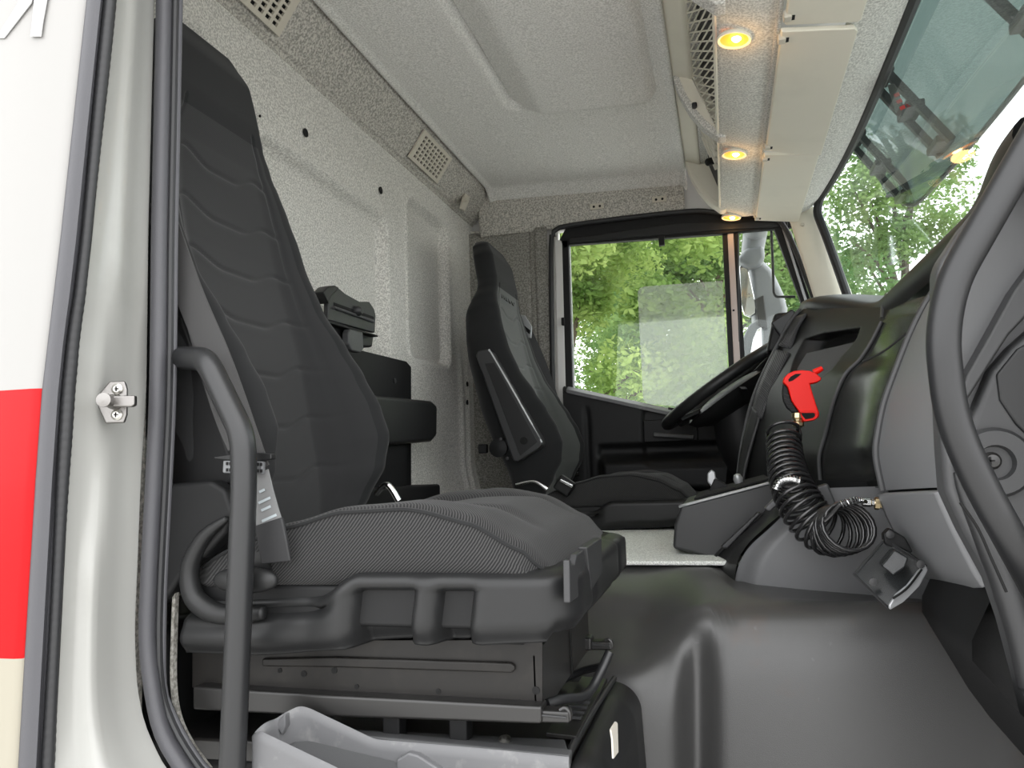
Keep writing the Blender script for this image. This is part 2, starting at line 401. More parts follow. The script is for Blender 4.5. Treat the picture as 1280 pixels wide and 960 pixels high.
box('window_catch', A(827, 301, y=YD+.005), (.022, .02, .04), M['blackd'], d1, bev=.003)
prism('divider_post', pp([(902.5, 288), (921.5, 288), (933, 480), (912, 480)], YD+.03), (0, .02, 0), M['blackd'], d1, bev=.002)
prism('divider_strip', pp([(909, 288), (916.5, 288), (927, 480), (918.5, 480)], YD+.024), (0, .01, 0), M['strip'], d1, bev=.002)
lathe('screw', [(.004, 0), (.004, .003), (.001, .004)], A(917, 388, y=YD+.024), (0, -1, 0), M['hole'], d1, seg=8)
prism('window_frame', pp([(966, 282), (982, 282), (1022, 400), (1030, 440), (1022, 440), (1008, 396)], YD+.012), (0, .03, 0), M['blackd'], d1, bev=.003)
prism('glass_run', pp([(977, 284), (980, 284), (1016, 396), (1012, 396)], YD+.006), (0, .01, 0), M['silver'], d1, bev=.001)
prism('glass_run', pp([(986, 288), (989, 288), (1023, 392), (1020, 392)], YD+.002), (0, .01, 0), M['silver'], d1, bev=.001)
tube('quarter_seal', [A(a, b, y=YD+.03) for a, b in ((924, 470), (922, 300), (926, 291), (962, 285), (972, 290), (1010, 400), (1015, 470))], .006, M['rubber'], d1, n=50, seg=8)
setp(prism('pane', pp([(709, 300), (906, 286), (916, 560), (716, 500)], YD+.032), (0, .004, 0), M['glass'], d1, bev=0), 'clear side window glass')
setp(prism('pane', pp([(918, 284), (972, 280), (1012, 400), (1020, 480), (930, 500)], YD+.036), (0, .004, 0), M['glass'], d1, bev=0), 'quarter window glass')
# panel of the door: relief in x and z
ZT = lambda x: 2.022-.275*(x+.575)
def dp(u, v):
    x = -.60+1.0*u; zt = ZT(x); z = zt-.95*v
    y = 2.925
    y += .028*(1-sm(0, .012, v))
    h = zt-z
    s = rrect(x, z, -.47, .4, 1.60, 1.745, .03); y -= .050*(1-sm(-.03, .005, s))
    s = rrect(x, z, -.47, .4, 1.745, 1.79, .01); y += .02*(1-sm(-.012, .005, s))
    s = rrect(x, z, -.30, .12, 1.70, 1.93, .04); y += .012*(1-sm(-.008, .004, s))
    y += .010*math.exp(-((x+.51)/.008)**2)*sm(.05, .1, h)
    return V(x, y, z)
grid('door_panel', dp, 120, 110, M['blackd'], d1, smooth='full')
prism('door_ledge', [V(-.585, 2.955, ZT(-.585)+.004), V(.4, 2.955, ZT(.4)+.004), V(.4, 2.915, ZT(.4)-.012), V(-.585, 2.915, ZT(-.585)-.012)], (0, 0, -.016), M['ledge'], d1, bev=.004)
prism('vent_slot', [V(-.20, 2.92, ZT(-.20)+.004), V(-.10, 2.92, ZT(-.10)+.004), V(-.10, 2.912, ZT(-.1)-.004), V(-.20, 2.912, ZT(-.2)-.004)], (0, 0, .002), M['hole'], d1, bev=0)
box('handle_recess', A(838, 538, y=2.93), (.20, .01, .085), M['blackd'], d1, bev=.01)
setp(box('door_handle', A(842, 545, y=2.915), (.15, .02, .018), M['slate'], d1, rot=Matrix.Rotation(math.radians(6), 3, 'Y'), bev=.006), 'grey pull handle')
lathe('screw', [(.009, 0), (.009, .004), (.006, .005), (.005, .002)], A(712, 526, y=2.925), (0, -1, 0), M['charcoal'], d1, seg=14)
setp(prism('window_reflection', [*(A(a, b, y=YD+.028) for a, b in [(797, 366), (800, 360), (806, 358), (903, 351), (912, 500), (905, 512), (810, 505), (804, 500)])], (0, .001, 0), M['reflection_sheet'], bev=0),  # added sheet standing in for a bright reflection in the glass
     'pale translucent rectangle imitating a reflection in the driver side window', 'reflection_sheet')

# far front pillar
r1 = pp([(985, 272), (1018, 262), (1068, 392), (1026, 402)], 2.93)
def pill(u, v):
    t = .012*math.sin(math.pi*u)
    p = (r1[0].lerp(r1[1], u)).lerp(r1[3].lerp(r1[2], u), v*1.25-.02)
    return p + V(.015*u, -.01-t - .03*u*(1-u), 0)
S(grid('trim_4', pill, 12, 16, M['beige'], smooth='full', solid=.02, off=-1), 'beige plastic trim on the driver side front pillar')
lathe('screw_cover', [(.007, 0), (.007, .003), (.001, .004)], A(1003, 281, y=2.90), (0, -1, .3), M['ivory'], bpy.data.objects['trim_4'], seg=12)

# windscreen
def wtop(y):   # upper edge of the glass
    t = (y-1.89)/1.08
    return V(.425-.065*abs(t)**3, y, 2.662-.02*abs(t)**3)
def ws(u, v):
    y = .82+2.14*u; a = wtop(y); b = V(a.x+.085+.04*(1-((y-1.89)/1.08)**2), y, 2.02)
    return a.lerp(b, v)+V(.012, 0, .004)
w2 = S(grid('window_1', ws, 40, 12, M['ws'], smooth='full'), 'large greenish windscreen')
tp = [wtop(.82+2.10*k/40)+V(-.006, 0, -.010) for k in range(41)]
sidep = [A(1021, 266, y=2.875), A(1033, 296, y=2.87), A(1046, 332, y=2.86), A(1064, 384, y=2.85), A(1080, 430, y=2.84)]
S(tube('trim_5', fillet(tp[:-2]+[A(1024, 249, y=2.86)]+sidep, .02, 3), .015, M['rubber'], seg=10), 'black rubber windscreen seal')
def hdr(u, v):
    y = .84+2.06*u; a = V(.285, y, 2.612); b = wtop(y)+V(-.008, 0, .0)
    return a.lerp(b, v)+V(0, 0, -.010*math.sin(math.pi*v))
S(grid('trim_6', hdr, 60, 10, M['felt'], smooth='full', solid=.01, off=-1), 'grey felt strip above the windscreen')
for px, py in ((1083, 62), (1055, 150), (1036, 204)):
    p = A(px, py, z=2.622)
    setp(lathe('trim_screw', [(.010, 0), (.010, .004), (.006, .006), (.004, .002)], p+V(0, 0, .006), (0, 0, -1), M['charcoal'], bpy.data.objects['trim_6'], seg=14))

# outer skin of the cab behind and above (keeps daylight where it belongs)
S(boxes('wall_exterior', [((-1.06, 1.91, 2.0), (.03, 2.3, 1.9)), ((-.28, 1.91, 2.95), (1.6, 2.3, .03)), ((-.83, 3.03, 1.95), (.44, .04, 1.95)), ((-.17, 3.03, 2.80), (1.0, .04, .26)), ((-.1, 3.03, 1.3), (1.2, .04, .9)), ((-.33, .775, 2.80), (1.75, .13, .30))], M['white'], bev=.01), 'white outer panels of the cab')

# front pillar and hinge post on the near side, beyond the right edge of the view
S(prism('trim_11', [V(.44, .80, 2.02), V(.54, .80, 2.02), V(.46, .80, 2.70), V(.37, .80, 2.70)], (0, .10, 0), M['beige'], bev=.02, seg=3), 'beige trim on the passenger side front pillar')
S(prism('trim_12', [V(.47, .74, .95), V(.64, .74, .95), V(.60, .74, 2.06), V(.47, .74, 2.06)], (0, .16, 0), M['jamb'], bev=.02, seg=3), 'off white hinge post of the open doorway')
# ================================================================== rear edge of the open doorway, near the viewer
def itp(tab, y):
    for (y0, v0), (y1, v1) in zip(tab, tab[1:]):
        if y <= y1: return v0+(v1-v0)*(y-y0)/(y1-y0)
    return tab[-1][1]
SKIN = [(-480, 160), (-80, 116), (0, 106), (300, 73), (490, 50), (600, 42), (825, 28), (960, 20), (1060, 14)]
SEAL = [(-480, 184), (-80, 152), (0, 146), (150, 131), (300, 117), (370, 109), (420, 101), (490, 95), (600, 88), (960, 70), (1060, 64)]
JAMB = [(-480, 204), (-80, 192), (0, 191), (300, 183), (480, 181), (600, 174), (800, 166), (860, 170), (900, 178), (930, 190), (960, 206), (1000, 240), (1060, 320)]
YS = [-480, -280, -80, 0, 60, 120, 180, 240, 300, 340, 370, 400, 430, 460, 490, 540, 600, 660, 720, 780, 825, 860, 900, 930, 960, 1000, 1060]
def body_mat():
    m = mat('striped_body_paint', (.62, .61, .59), .25, coat=.05, spec=.2); t = m.node_tree; b = t.nodes['Principled BSDF']
    g = t.nodes.new('ShaderNodeNewGeometry'); s = t.nodes.new('ShaderNodeSeparateXYZ'); t.links.new(g.outputs['Position'], s.inputs[0])
    z1, z0 = A(40, 488, y=.715).z, A(30, 824, y=.715).z
    r = t.nodes.new('ShaderNodeValToRGB'); r.color_ramp.interpolation = 'CONSTANT'
    mr = t.nodes.new('ShaderNodeMapRange'); mr.inputs[1].default_value = z0-.5; mr.inputs[2].default_value = z0+.5
    t.links.new(s.outputs['Z'], mr.inputs[0]); t.links.new(mr.outputs[0], r.inputs[0])
    e = r.color_ramp.elements; e[0].position = 0; e[0].color = (.31, .29, .235, 1); e[1].position = .5; e[1].color = (.42, .0015, .004, 1)
    n = e.new(.5+(z1-z0)); n.color = (.315, .31, .30, 1)
    t.links.new(r.outputs[0], b.inputs['Base Color']); return m
M['body'] = body_mat()
rows = []
for y in YS:
    e = A(itp(SKIN, y), y, y=.715); rows.append([V(-1.25, .705, e.z), V(-.95, .708, e.z), V(e.x-.10, .712, e.z), V(e.x-.012, .714, e.z), V(e.x-.003, .717, e.z), V(e.x, .723, e.z), V(e.x, .745, e.z)])
S(loft('wall_outer', rows, M['body'], smooth=True, ang=60), 'white cab side with a broad red stripe')
# pale emblem strokes on the paint, top of the side
emb = bpy.data.objects['wall_outer']
prism('emblem_stroke', [A(a, b, y=.7105) for a, b in ((-4, 48), (24, 4), (30, -14), (45, -14), (40, 4), (6, 48))], (0, -.0012, 0), mat('emblem_white', (.46, .46, .455), .25, coat=.5), emb, bev=0)
prism('emblem_stroke', [A(a, b, y=.7105) for a, b in ((45, -14), (62, -14), (54, 30), (52, 46), (39, 46), (41, 30))], (0, -.0012, 0), bpy.data.materials['emblem_white'], emb, bev=0)
# outer seal: flat grey channel and ribbed bulb
rows = []
for y in YS:
    a, b = itp(SKIN, y), itp(SEAL, y)
    f = [A(a-1, y, y=.724), A(a+(b-a)*.10, y, y=.716), A(a+(b-a)*.30, y, y=.717), A(a+(b-a)*.50, y, y=.722), A(a+(b-a)*.58, y, y=.733), A(b, y, y=.75)]
    rows.append(f)
S(loft('trim_7', rows, M['rubberg'], smooth=True, ang=50), 'grey rubber outer door seal')
pc = catmull([A(itp(SKIN, y)+(itp(SEAL, y)-itp(SKIN, y))*.79, y, y=.737) for y in YS], 420)
rw = [(itp(SEAL, y)-itp(SKIN, y))*.23*.737/960 for y in YS]
rad = [(.0068+.00032*math.sin(i*2.1))*(1.0+.12*math.sin(i*.05)) for i in range(420)]
tube('ribbed_bulb', pc, rad, M['rubber'], bpy.data.objects['trim_7'], seg=12)
# painted jamb
rows = []
for y in YS:
    a, b = itp(SEAL, y), itp(JAMB, y); r = []
    for k in range(13):
        t = k/12; yy = .745+.108*t
        yy -= .010*math.exp(-((t-.52)/.18)**2)
        dip = math.exp(-((y-470)/85)**2)*sm(.30, .55, t); yy += .016*dip
        low = sm(640, 700, y)*math.exp(-((t-.38)/.10)**2); yy -= .008*low
        r.append(A(a-2+(b+4-a)*t, y, y=yy))
    rows.append(r)
jr = []
for i in range(0, len(YS)-1): jr.append(rows[i])
jr.append(rows[-1])
S(loft('trim_8', [catmull([rows[i][k] for i in range(len(YS))], 120) for k in range(13)], M['jamb'], smooth='full'), 'off white painted door jamb')
# inner seal around the doorway
PATH = [(221, -480), (213, -90), (211, 0), (208, 150), (205, 300), (203, 480), (198, 600), (192, 720), (190, 800), (195, 860), (206, 905), (227, 945), (260, 985), (330, 1025), (420, 1040)]
def seal_path(dx, y, dy=0): return catmull([A(a+dx*(1 if b < 860 else .75), b-(max(0, b-860)*.0+(dx*.9 if b > 900 else 0)), y=y) for a, b in PATH], 110)
s0 = S(tube('trim_9', seal_path(-6, .858), .0105, M['rubberg'], seg=14), 'grey rubber seal round the doorway')
tube('seal_lip', seal_path(8.5, .868), .0055, M['rubber'], s0, seg=10)
tube('seal_lip', seal_path(15, .872), .003, M['rubberg'], s0, seg=8)
tube('seal_core', seal_path(4, .876), .007, M['blackd'], s0, seg=8)
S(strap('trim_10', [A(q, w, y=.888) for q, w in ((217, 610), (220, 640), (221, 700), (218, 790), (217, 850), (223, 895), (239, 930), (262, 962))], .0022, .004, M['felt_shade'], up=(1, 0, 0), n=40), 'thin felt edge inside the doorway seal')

# door striker on the jamb
st = empty('door_striker', A(150, 502, y=.785), 'steel door striker with two screws on the off white jamb', 'striker')
n = V(.35, -.92, 0).normalized(); uu = V(0, 0, 1).cross(n).normalized()
o = A(147, 503, y=.787)
hexp = [(-.021, -.006), (-.012, -.026), (.010, -.026), (.013, -.016), (.013, .016), (.010, .026), (-.008, .026), (-.021, .010)]
prism('striker_plate', [o+uu*a+V(0, 0, b) for a, b in hexp], n*.006, M['steel'], st, bev=.002)
for s in (-1, 1):
    sc = lathe('screw', [(.0068, 0), (.0068, .003), (.004, .005), (.001, .005)], o+uu*.002+V(0, 0, .016*s)+n*.005, n, M['zinc'], st, seg=14)
    boxes('screw_slot', [(o+uu*.002+V(0, 0, .016*s)+n*.0102, (.006, .0015, .0012)), (o+uu*.002+V(0, 0, .016*s)+n*.0102, (.0012, .0015, .006))], M['hole'], sc)
lathe('striker_pin', [(.010, 0), (.009, .012), (.0075, .014), (.0075, .030), (.0085, .032), (.0085, .037), (.002, .038)], o+uu*.0+n*.004, n, M['steel'], st, seg=18)
prism('striker_finger', [o+uu*a+V(0, 0, b)+n*.016 for a, b in ((.004, -.007), (.026, -.008), (.030, -.006), (.030, .006), (.004, .006))], n*.010, M['steel'], st, bev=.002)

# grab handles
g1 = [A(206, 449, y=.890), A(227, 447, y=.885), A(258, 449, y=.832), A(304, 545, y=.826), A(305, 610, y=.826), A(298, 780, y=.826), A(290, 970, y=.826), A(287, 1060, y=.826)]
setp(tube('grab_handle', g1, .0156, M['handle'], fil=.022, seg=20, smooth='full'), 'long black upright grab handle beside the front seat', 'grab handle')
# ================================================================== outside: trees, mirror, sun visor
def tree(name, loc, h, cr, n, seed, lm, label, blobs=46):
    rnd = random.Random(seed); L = Vector(loc)
    t = empty(name, L, label, 'tree', 'trees beyond the cab')
    tube('trunk', [L+V(0, 0, -.05), L+V(.08, .03, h*.25), L+V(-.05, .05, h*.5), L+V(.05, 0, h*.8)], [.15, .12, .08, .03], M['bark'], t, seg=8)
    cl = []
    for i in range(blobs):
        a = rnd.uniform(0, 6.283); z = rnd.uniform(.10, 1.0); rr = cr*math.sin(math.pi*min(.97, .20+.72*z))**.7*rnd.uniform(.35, 1)
        cl.append((L+V(math.cos(a)*rr, math.sin(a)*rr, h*(.12+.86*z)), cr*rnd.uniform(.20, .38)))
    bv, bf = [], []
    for i, (c, r) in enumerate(cl[::2]):
        k = min(h*.8, max(h*.15, c.z-rnd.uniform(.5, 1.5)))
        rows = sweep([L+V(0, 0, k), (L+V(0, 0, k)).lerp(c, .5)+V(0, 0, .15), c], [.035, .022, .008], 5)
        v, f = loftmesh(rows, cv=True); o = len(bv); bv += v; bf += [tuple(q+o for q in w) for w in f]
    mk('branches', bv, bf, M['bark'], t)['kind'] = 'stuff'
    g = np.random.default_rng(seed); k = g.integers(0, blobs, n)
    cc = np.array([tuple(c) for c, r in cl])[k]; rr = np.array([r for c, r in cl])[k]
    unit = lambda q: q/np.linalg.norm(q, axis=1)[:, None]
    p = cc+unit(g.normal(size=(n, 3))*(1, 1, .75))*(rr*g.uniform(.25, 1.05, n)**.6)[:, None]
    s = g.uniform(.028, .062, n)[:, None]*(h/7)
    a = unit(g.normal(size=(n, 3))*(1, 1, .6)); b = g.normal(size=(n, 3)); b = unit(b-a*(a*b).sum(1)[:, None])
    q = np.stack([p-a*s, p+b*s*.5, p+a*s, p-b*s*.5], 1).reshape(-1, 3)
    me = bpy.data.meshes.new('leaves'); me.vertices.add(4*n); me.vertices.foreach_set('co', q.ravel())
    me.loops.add(4*n); me.loops.foreach_set('vertex_index', np.arange(4*n)); me.polygons.add(n); me.polygons.foreach_set('loop_start', np.arange(0, 4*n, 4))
    me.update(calc_edges=True); me.materials.append(lm)
    lf = bpy.data.objects.new('leaves', me); C.objects.link(lf); attach(lf, t); lf['kind'] = 'stuff'
    return t
tree('broadleaf_tree', (-1.75, 8.6, 0), 6.8, 1.7, 60000, 1, M['leaf'], 'bright green broadleaf tree seen at the rear of the side window')
tree('broadleaf_tree', (.1, 13.2, 0), 8.4, 1.9, 60000, 2, M['leafd'], 'deep green broadleaf tree behind the painted window reflection', 60)
tree('broadleaf_tree', (1.95, 9.0, 0), 5.0, 1.25, 40000, 3, M['leafd'], 'deep green broadleaf tree seen through the quarter window')
tree('broadleaf_tree', (4.6, 12.6, 0), 5.2, 1.7, 34000, 4, M['leaf'], 'bright green broadleaf tree seen through the windscreen beside the front pillar')
tree('broadleaf_tree', (8.4, 15.5, 0), 6.3, 2.0, 28000, 5, M['leafd'], 'thin deep green tree seen through the windscreen above the dashboard', 34)
tree('broadleaf_tree', (-5.4, 14.0, 0), 8.0, 2.2, 36000, 6, M['leafd'], 'deep green broadleaf tree behind the bright rear one')
tree('broadleaf_tree', (-1.6, 19.0, 0), 9.5, 3.0, 50000, 7, M['leafd'], 'tall deep green tree furthest away behind the side window', 60)
# driver side mirror
YM = 3.28
dm = empty('door_mirror', A(950, 440, y=YM), 'grey door mirror on an arm outside the quarter window', 'mirror')
def pm(l, y=YM): return [A(a, b, y=y) for a, b in l]
tube('mirror_arm', [A(950, 268, y=3.045), A(946, 275, y=3.12), A(944, 290, y=YM-.02), A(940, 318, y=YM)], [.04, .045, .050, .044], M['mirrorhouse'], dm, n=12, seg=16)
prism('arm_cover', pm([(920, 324), (932, 309), (955, 305), (957, 322), (950, 332), (935, 334)], YM-.05), (0, .10, 0), M['mirrorhouse'], dm, bev=.02, seg=3)
prism('mirror_housing', pm([(935, 322), (952, 322), (966, 336), (980, 366), (985, 385), (982, 440), (975, 470), (945, 470), (942, 420), (938, 350)]), (0, .16, 0), M['mirrorhouse'], dm, bev=.03, seg=3)
prism('mirror_pane', pm([(924, 332), (934, 330), (940, 356), (946, 382), (945, 392), (938, 397), (930, 394), (926, 380)], YM-.012), (0, .02, 0), M['mirrorglass'], dm, bev=.006)
prism('lower_housing', pm([(928, 424), (936, 406), (948, 398), (954, 400), (956, 455), (930, 462)], YM-.02), (0, .05, 0), M['mirrorhouse'], dm, bev=.01)
prism('mirror_pane', pm([(937, 446), (941, 424), (946, 412), (952, 408), (953, 452), (938, 456)], YM-.03), (0, .02, 0), M['mirrorglass'], dm, bev=.004)
prism('mounting_block', pm([(943, 374), (955, 368), (960, 412), (948, 408)], YM-.03), (0, .04, 0), M['charcoal'], dm, bev=.006)
setp(tube('aerial_wire', [A(964, 284, y=3.05), A(966, 330, y=3.05), A(967, 366, y=3.05), A(970, 371, y=3.05), A(994, 371, y=3.05)], .005, M['blackd'], fil=.02, seg=8), 'thin black bent wire behind the quarter window', 'wire')

# tinted sun visor hung outside above the windscreen
M['visor'] = thin_glass('tinted_acrylic', (.08, .115, .105), .03, haze=(.66, (.105, .142, .132)))
vz = empty('sun_visor', V(.6, 1.9, 2.55), 'dark green tinted acrylic sun visor hung outside above the windscreen', 'sun visor')
out = []
def vis(u, v):
    y = .70+2.25*u; e = sm(2.55, 2.95, y)
    zb = 2.515+.13*e**2; t = (y-1.89)/1.1
    top = V(.52-.05*t*t, y, 2.86); bot = V(.655-.05*t*t, y, zb)
    return top.lerp(bot, v)+V(.02*math.sin(math.pi*v), 0, 0)
grid('visor_sheet', vis, 60, 16, M['visor'], vz, smooth='full')
ev = [vis(k/40, 1) for k in range(41)]
tube('visor_edge', ev, .006, M['slate'], vz, seg=8)
for yc in (2.28, 2.72, 1.62):
    vs = []
    a, b = V(.47, yc, 2.80), V(.63, yc+.02, 2.56)
    items = []
    for k, (t0, t1) in enumerate(((0, .12), (.44, .56), (.88, 1))):
        c = a.lerp(b, (t0+t1)/2); items.append((c, (.05, .11, .02)))
    for c_, d_ in items: box('visor_crossbar', c_, d_, M['charcoal'], vz, bev=.004)
    for s in (-1, 1):
        c = a.lerp(b, .5)+V(0, s*.055, 0); d = (b-a)
        rot = Matrix.Rotation(math.atan2(-d.z, d.x), 3, 'Y')
        box('bracket_rail', c, (d.length, .022, .02), M['charcoal'], vz, rot=rot, bev=.003)
# ================================================================== seats
def ptab(tab, h):
    if h <= tab[0][0]: return tab[0][1]
    for (a, va), (b, vb) in zip(tab, tab[1:]):
        if h <= b:
            t = (h-a)/(b-a); return va+(vb-va)*(t*t*(3-2*t)*.5+t*.5)
    return tab[-1][1]
HW = [(0, .205), (.06, .228), (.14, .240), (.30, .243), (.46, .238), (.56, .230), (.61, .216), (.66, .198), (.70, .178), (.735, .152), (.765, .141), (.80, .138), (.855, .130), (.895, .108), (.922, .075), (.935, .03)]
BL = [(0, .015), (.05, .055), (.10, .090), (.155, .108), (.21, .100), (.27, .080), (.33, .058), (.42, .030), (.52, .016), (.62, .008), (.72, .0), (.935, .0)]
TH = [(0, .10), (.2, .125), (.5, .11), (.72, .085), (.85, .085), (.90, .070), (.935, .03)]
FW = [(0, .0), (.1, .012), (.3, .014), (.5, 0), (.68, .0), (.77, .016), (.85, .018), (.905, .004), (.935, -.03)]
def seat(d, label, rec=.205, thick=0, wide=0, inset=0):
    D = Vector(d); O = V(-.682, 1.115, 1.63)+D
    ax = V(-rec, 0, 1).normalized(); fw = V(ax.z, 0, -ax.x)
    root = empty('truck_seat', V(-.45, 1.115, 1.60)+D, label, 'seat', 'seats of the cab')
    L = lambda f, y, h: O+fw*f+V(0, y, 0)+ax*h
    NH, NS, NB = 300, 96, 28
    waves = [.10, .19, .28, .37, .46, .55, .64]
    rows, cen = [], []
    for i in range(NH+1):
        h = -.03+.965*i/NH; hc = max(0, h)
        w, b, t, f0 = ptab(HW, hc), ptab(BL, hc), ptab(TH, hc), ptab(FW, hc)
        t += thick*sm(.10, .35, hc)*(1-sm(.64, .75, hc)); w += wide*sm(.62, .76, hc)*(1-sm(.90, .935, hc))
        ring = []
        for j in range(NS+1):
            s = -1+2*j/NS; s = math.sin(s*math.pi/2)*.35+s*.65; a = abs(s)
            f = f0+b*sm(.50, .80, a)
            e = max(0, (a-.80)/.20); f -= (t*.5+b*.6)*(1-math.sqrt(max(0, 1-e*e)))
            f -= .012*(1-a*a)*sm(.72, .55, h)
            if a < .66 and h < .72:
                for hw in waves:
                    k = hw+.022*sm(.15, .5, a)-.008*sm(.5, .62, a)
                    f -= .0034*math.exp(-((h-k)/.0034)**2)*sm(.66, .60, a)
                    f += .0005*math.exp(-((h-k+.013)/.008)**2)*sm(.66, .60, a)
            if h < .75: f -= .004*math.exp(-((a-.64)/.016)**2)
            ring.append(L(f, s*w*(1 if s > 0 else 1-inset*sm(.3, 1, a)), h))
        for j in range(1, NB):
            a = math.pi*j/NB; s = math.cos(a); q = math.sin(a)
            ring.append(L(f0-t*.5-b*.0-t*.5*q**.6, s*w*(.985)*(1 if s > 0 else 1-inset*sm(.3, 1, abs(s))), h))
        rows.append(ring)
    vs, fs = loftmesh(rows, cv=True, caps=True)
    back = mk('backrest', vs, fs, [M['fabric_plain'], M['fabric_lit'] if thick else M['fabric_panel']], root, smooth='full')
    nc = NS+NB
    for k, p in enumerate(back.data.polygons):
        j = k % nc
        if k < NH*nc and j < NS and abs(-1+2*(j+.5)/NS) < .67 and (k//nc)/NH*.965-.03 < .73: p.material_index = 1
    # seams of the bolsters
    for sgn in (-1, 1):
        pts = []
        for k in range(40):
            h = .02+.70*k/39; w, b, f0 = ptab(HW, h), ptab(BL, h), ptab(FW, h)
            pts.append(L(f0+b*.93-.004*sm(.5, .2, b)-.0005, sgn*w*.83*(1 if sgn > 0 else 1-inset*sm(.3, 1, .83)), h))
        tube('bolster_seam', pts, .0016, M['fabric_plain'], back, seg=6)
    # cushion
    def ctop(u, s):
        a = abs(s); z = ptab([(0, 1.622), (.15, 1.642), (.30, 1.664), (.45, 1.682), (.62, 1.685), (.8, 1.672), (.92, 1.648), (.975, 1.622), (1, 1.606)], u)
        z += .014*sm(.45, .75, a)*sm(0, .2, u)*(1-sm(.65, .95, u)) - .006*math.exp(-((a-.5)/.06)**2)*(1-sm(.8, .95, u))
        z += .020*(1-a*a)*math.exp(-((u-.80)/.16)**2)
        return z
    rows = []
    NU, NV = 70, 60
    for i in range(NU+1):
        u = i/NU; ring = []
        hw = .232*(1-.06*sm(.9, 1, u)**2) - .02*sm(.08, 0, u)
        X0 = -.70+.50*u
        for j in range(NV+1):
            s = -1+2*j/NV; a = abs(s); e = max(0, (a-.90)/.10)
            zt = ctop(u, s); r = .024*(1-math.sqrt(max(0, 1-e*e)))
            xx = X0+.010*(1-s*s)*sm(.7, 1, u)
            ring.append(V(xx, 1.115+s*hw, zt-r)+D)
        zb = 1.594+.012*u
        for k, (sy, zz) in enumerate(((1.012, .75), (1.022, .45), (1.005, .12), (.97, 0), (.4, 0), (-.4, 0), (-.97, 0), (-1.005, .12), (-1.022, .45), (-1.012, .75))):
            zt = ctop(u, 1)-.024
            ring.append(V(X0-.0+.008*sm(.7, 1, u)*(1 if zz > .2 else 0), 1.115+sy*hw, zb+(max(zb+.004, zt)-zb)*zz)+D)
        rows.append(ring)
    vs, fs = loftmesh(rows, cv=True, caps=True)
    cu = mk('cushion', vs, fs, M['fabric'], root, smooth='full')
    for sgn in (-1, 1):
        pts = [V(-.70+.50*u, 1.115+sgn*(.232*(1-.06*sm(.9, 1, u)**2)-.02*sm(.08, 0, u))*.972, ctop(u, 1)-.0060)+D for u in [k/40 for k in range(1, 40)]]
        tube('piping', pts, .0026, M['fabric_plain'], cu, seg=6)
    # moulded base shell: runs along the side, round the corner, across the front, back along the other side
    base = []
    hw, R, x0, x1 = .247, .05, -.695, -.178
    P2 = []
    n = 90
    for k in range(n+1): P2.append((x0+(x1-R-x0)*k/n, -hw, 0, -1))
    for k in range(1, 9): a = -math.pi/2+math.pi/2*k/8; P2.append((x1-R+R*math.cos(a), -hw+R+R*math.sin(a), math.cos(a), math.sin(a)))
    for k in range(1, 30): P2.append((x1, -hw+R+(2*hw-2*R)*k/30, 1, 0))
    for k in range(0, 9): a = math.pi/2*k/8; P2.append((x1-R+R*math.cos(a), hw-R+R*math.sin(a), math.cos(a), math.sin(a)))
    for k in range(1, 31): P2.append((x1-R-(x1-R-x0)*k/30, hw, 0, 1))
    NVz = 26
    for (x, y, nx, ny) in P2:
        near = 1 if ny < -.5 else 0
        zt = 1.616-.030*sm(-.44, -.50, x)*near - .008*sm(-.5, -.7, x)*near - .045*sm(-.44, -.50, x)*(1-near)*(1 if ny > .5 else 0)
        zb = 1.534-.020*sm(-.36, -.60, x)+.008*sm(-.34, -.2, x) + (.010 if nx > .5 else 0)
        col = []
        for k in range(NVz+1):
            v = k/NVz; z = zb+(zt-zb)*v
            off = -.012*(1-sm(0, .3, v))                  # tucked under at the bottom
            off -= .030*sm(.86, 1, v)**2
            if near:
                zz = v
                for (a, b) in (((-.447, -.375), (-.338, -.300)) if not thick else ()):
                    sh = .012*(v-.5)
                    sx = sm(a-.014, a+.006, x-sh)*(1-sm(b-.006, b+.014, x-sh)); off -= .040*sx*(1-sm(.76, .88, v))
                off -= .030*sm(-.462, -.52, x)*(1-sm(.80, .95, v)*.6)*(.35+.65*sm(.55, .75, v))*1.0
                off += .006*sm(-.52, -.60, x)*sm(.55, .3, v)
            if nx > .9: off -= .006*math.exp(-((y+.12)/.01)**2)+.006*math.exp(-((y-.12)/.01)**2)
            col.append(V(x+nx*off, 1.115+y+ny*off, z)+D)
        base.append(col)
    sh = loft('base_shell', base, M['black'], root, smooth='full', solid=.006, off=-1)
    # deck that closes the shell from above
    box('base_deck', V(-.445, 1.115, 1.575)+D, (.50, .462, .05), M['blackd'], root, bev=.006)
    return root, L, D
ps, PL, _ = seat((0, 0, 0), 'black cloth seat next to the open doorway with grey lap belt tag', inset=.14)
ds, DL, DD = seat((.095, 1.51, -.005), 'black cloth seat with folded armrest beside the driver door', thick=.045, wide=.02)

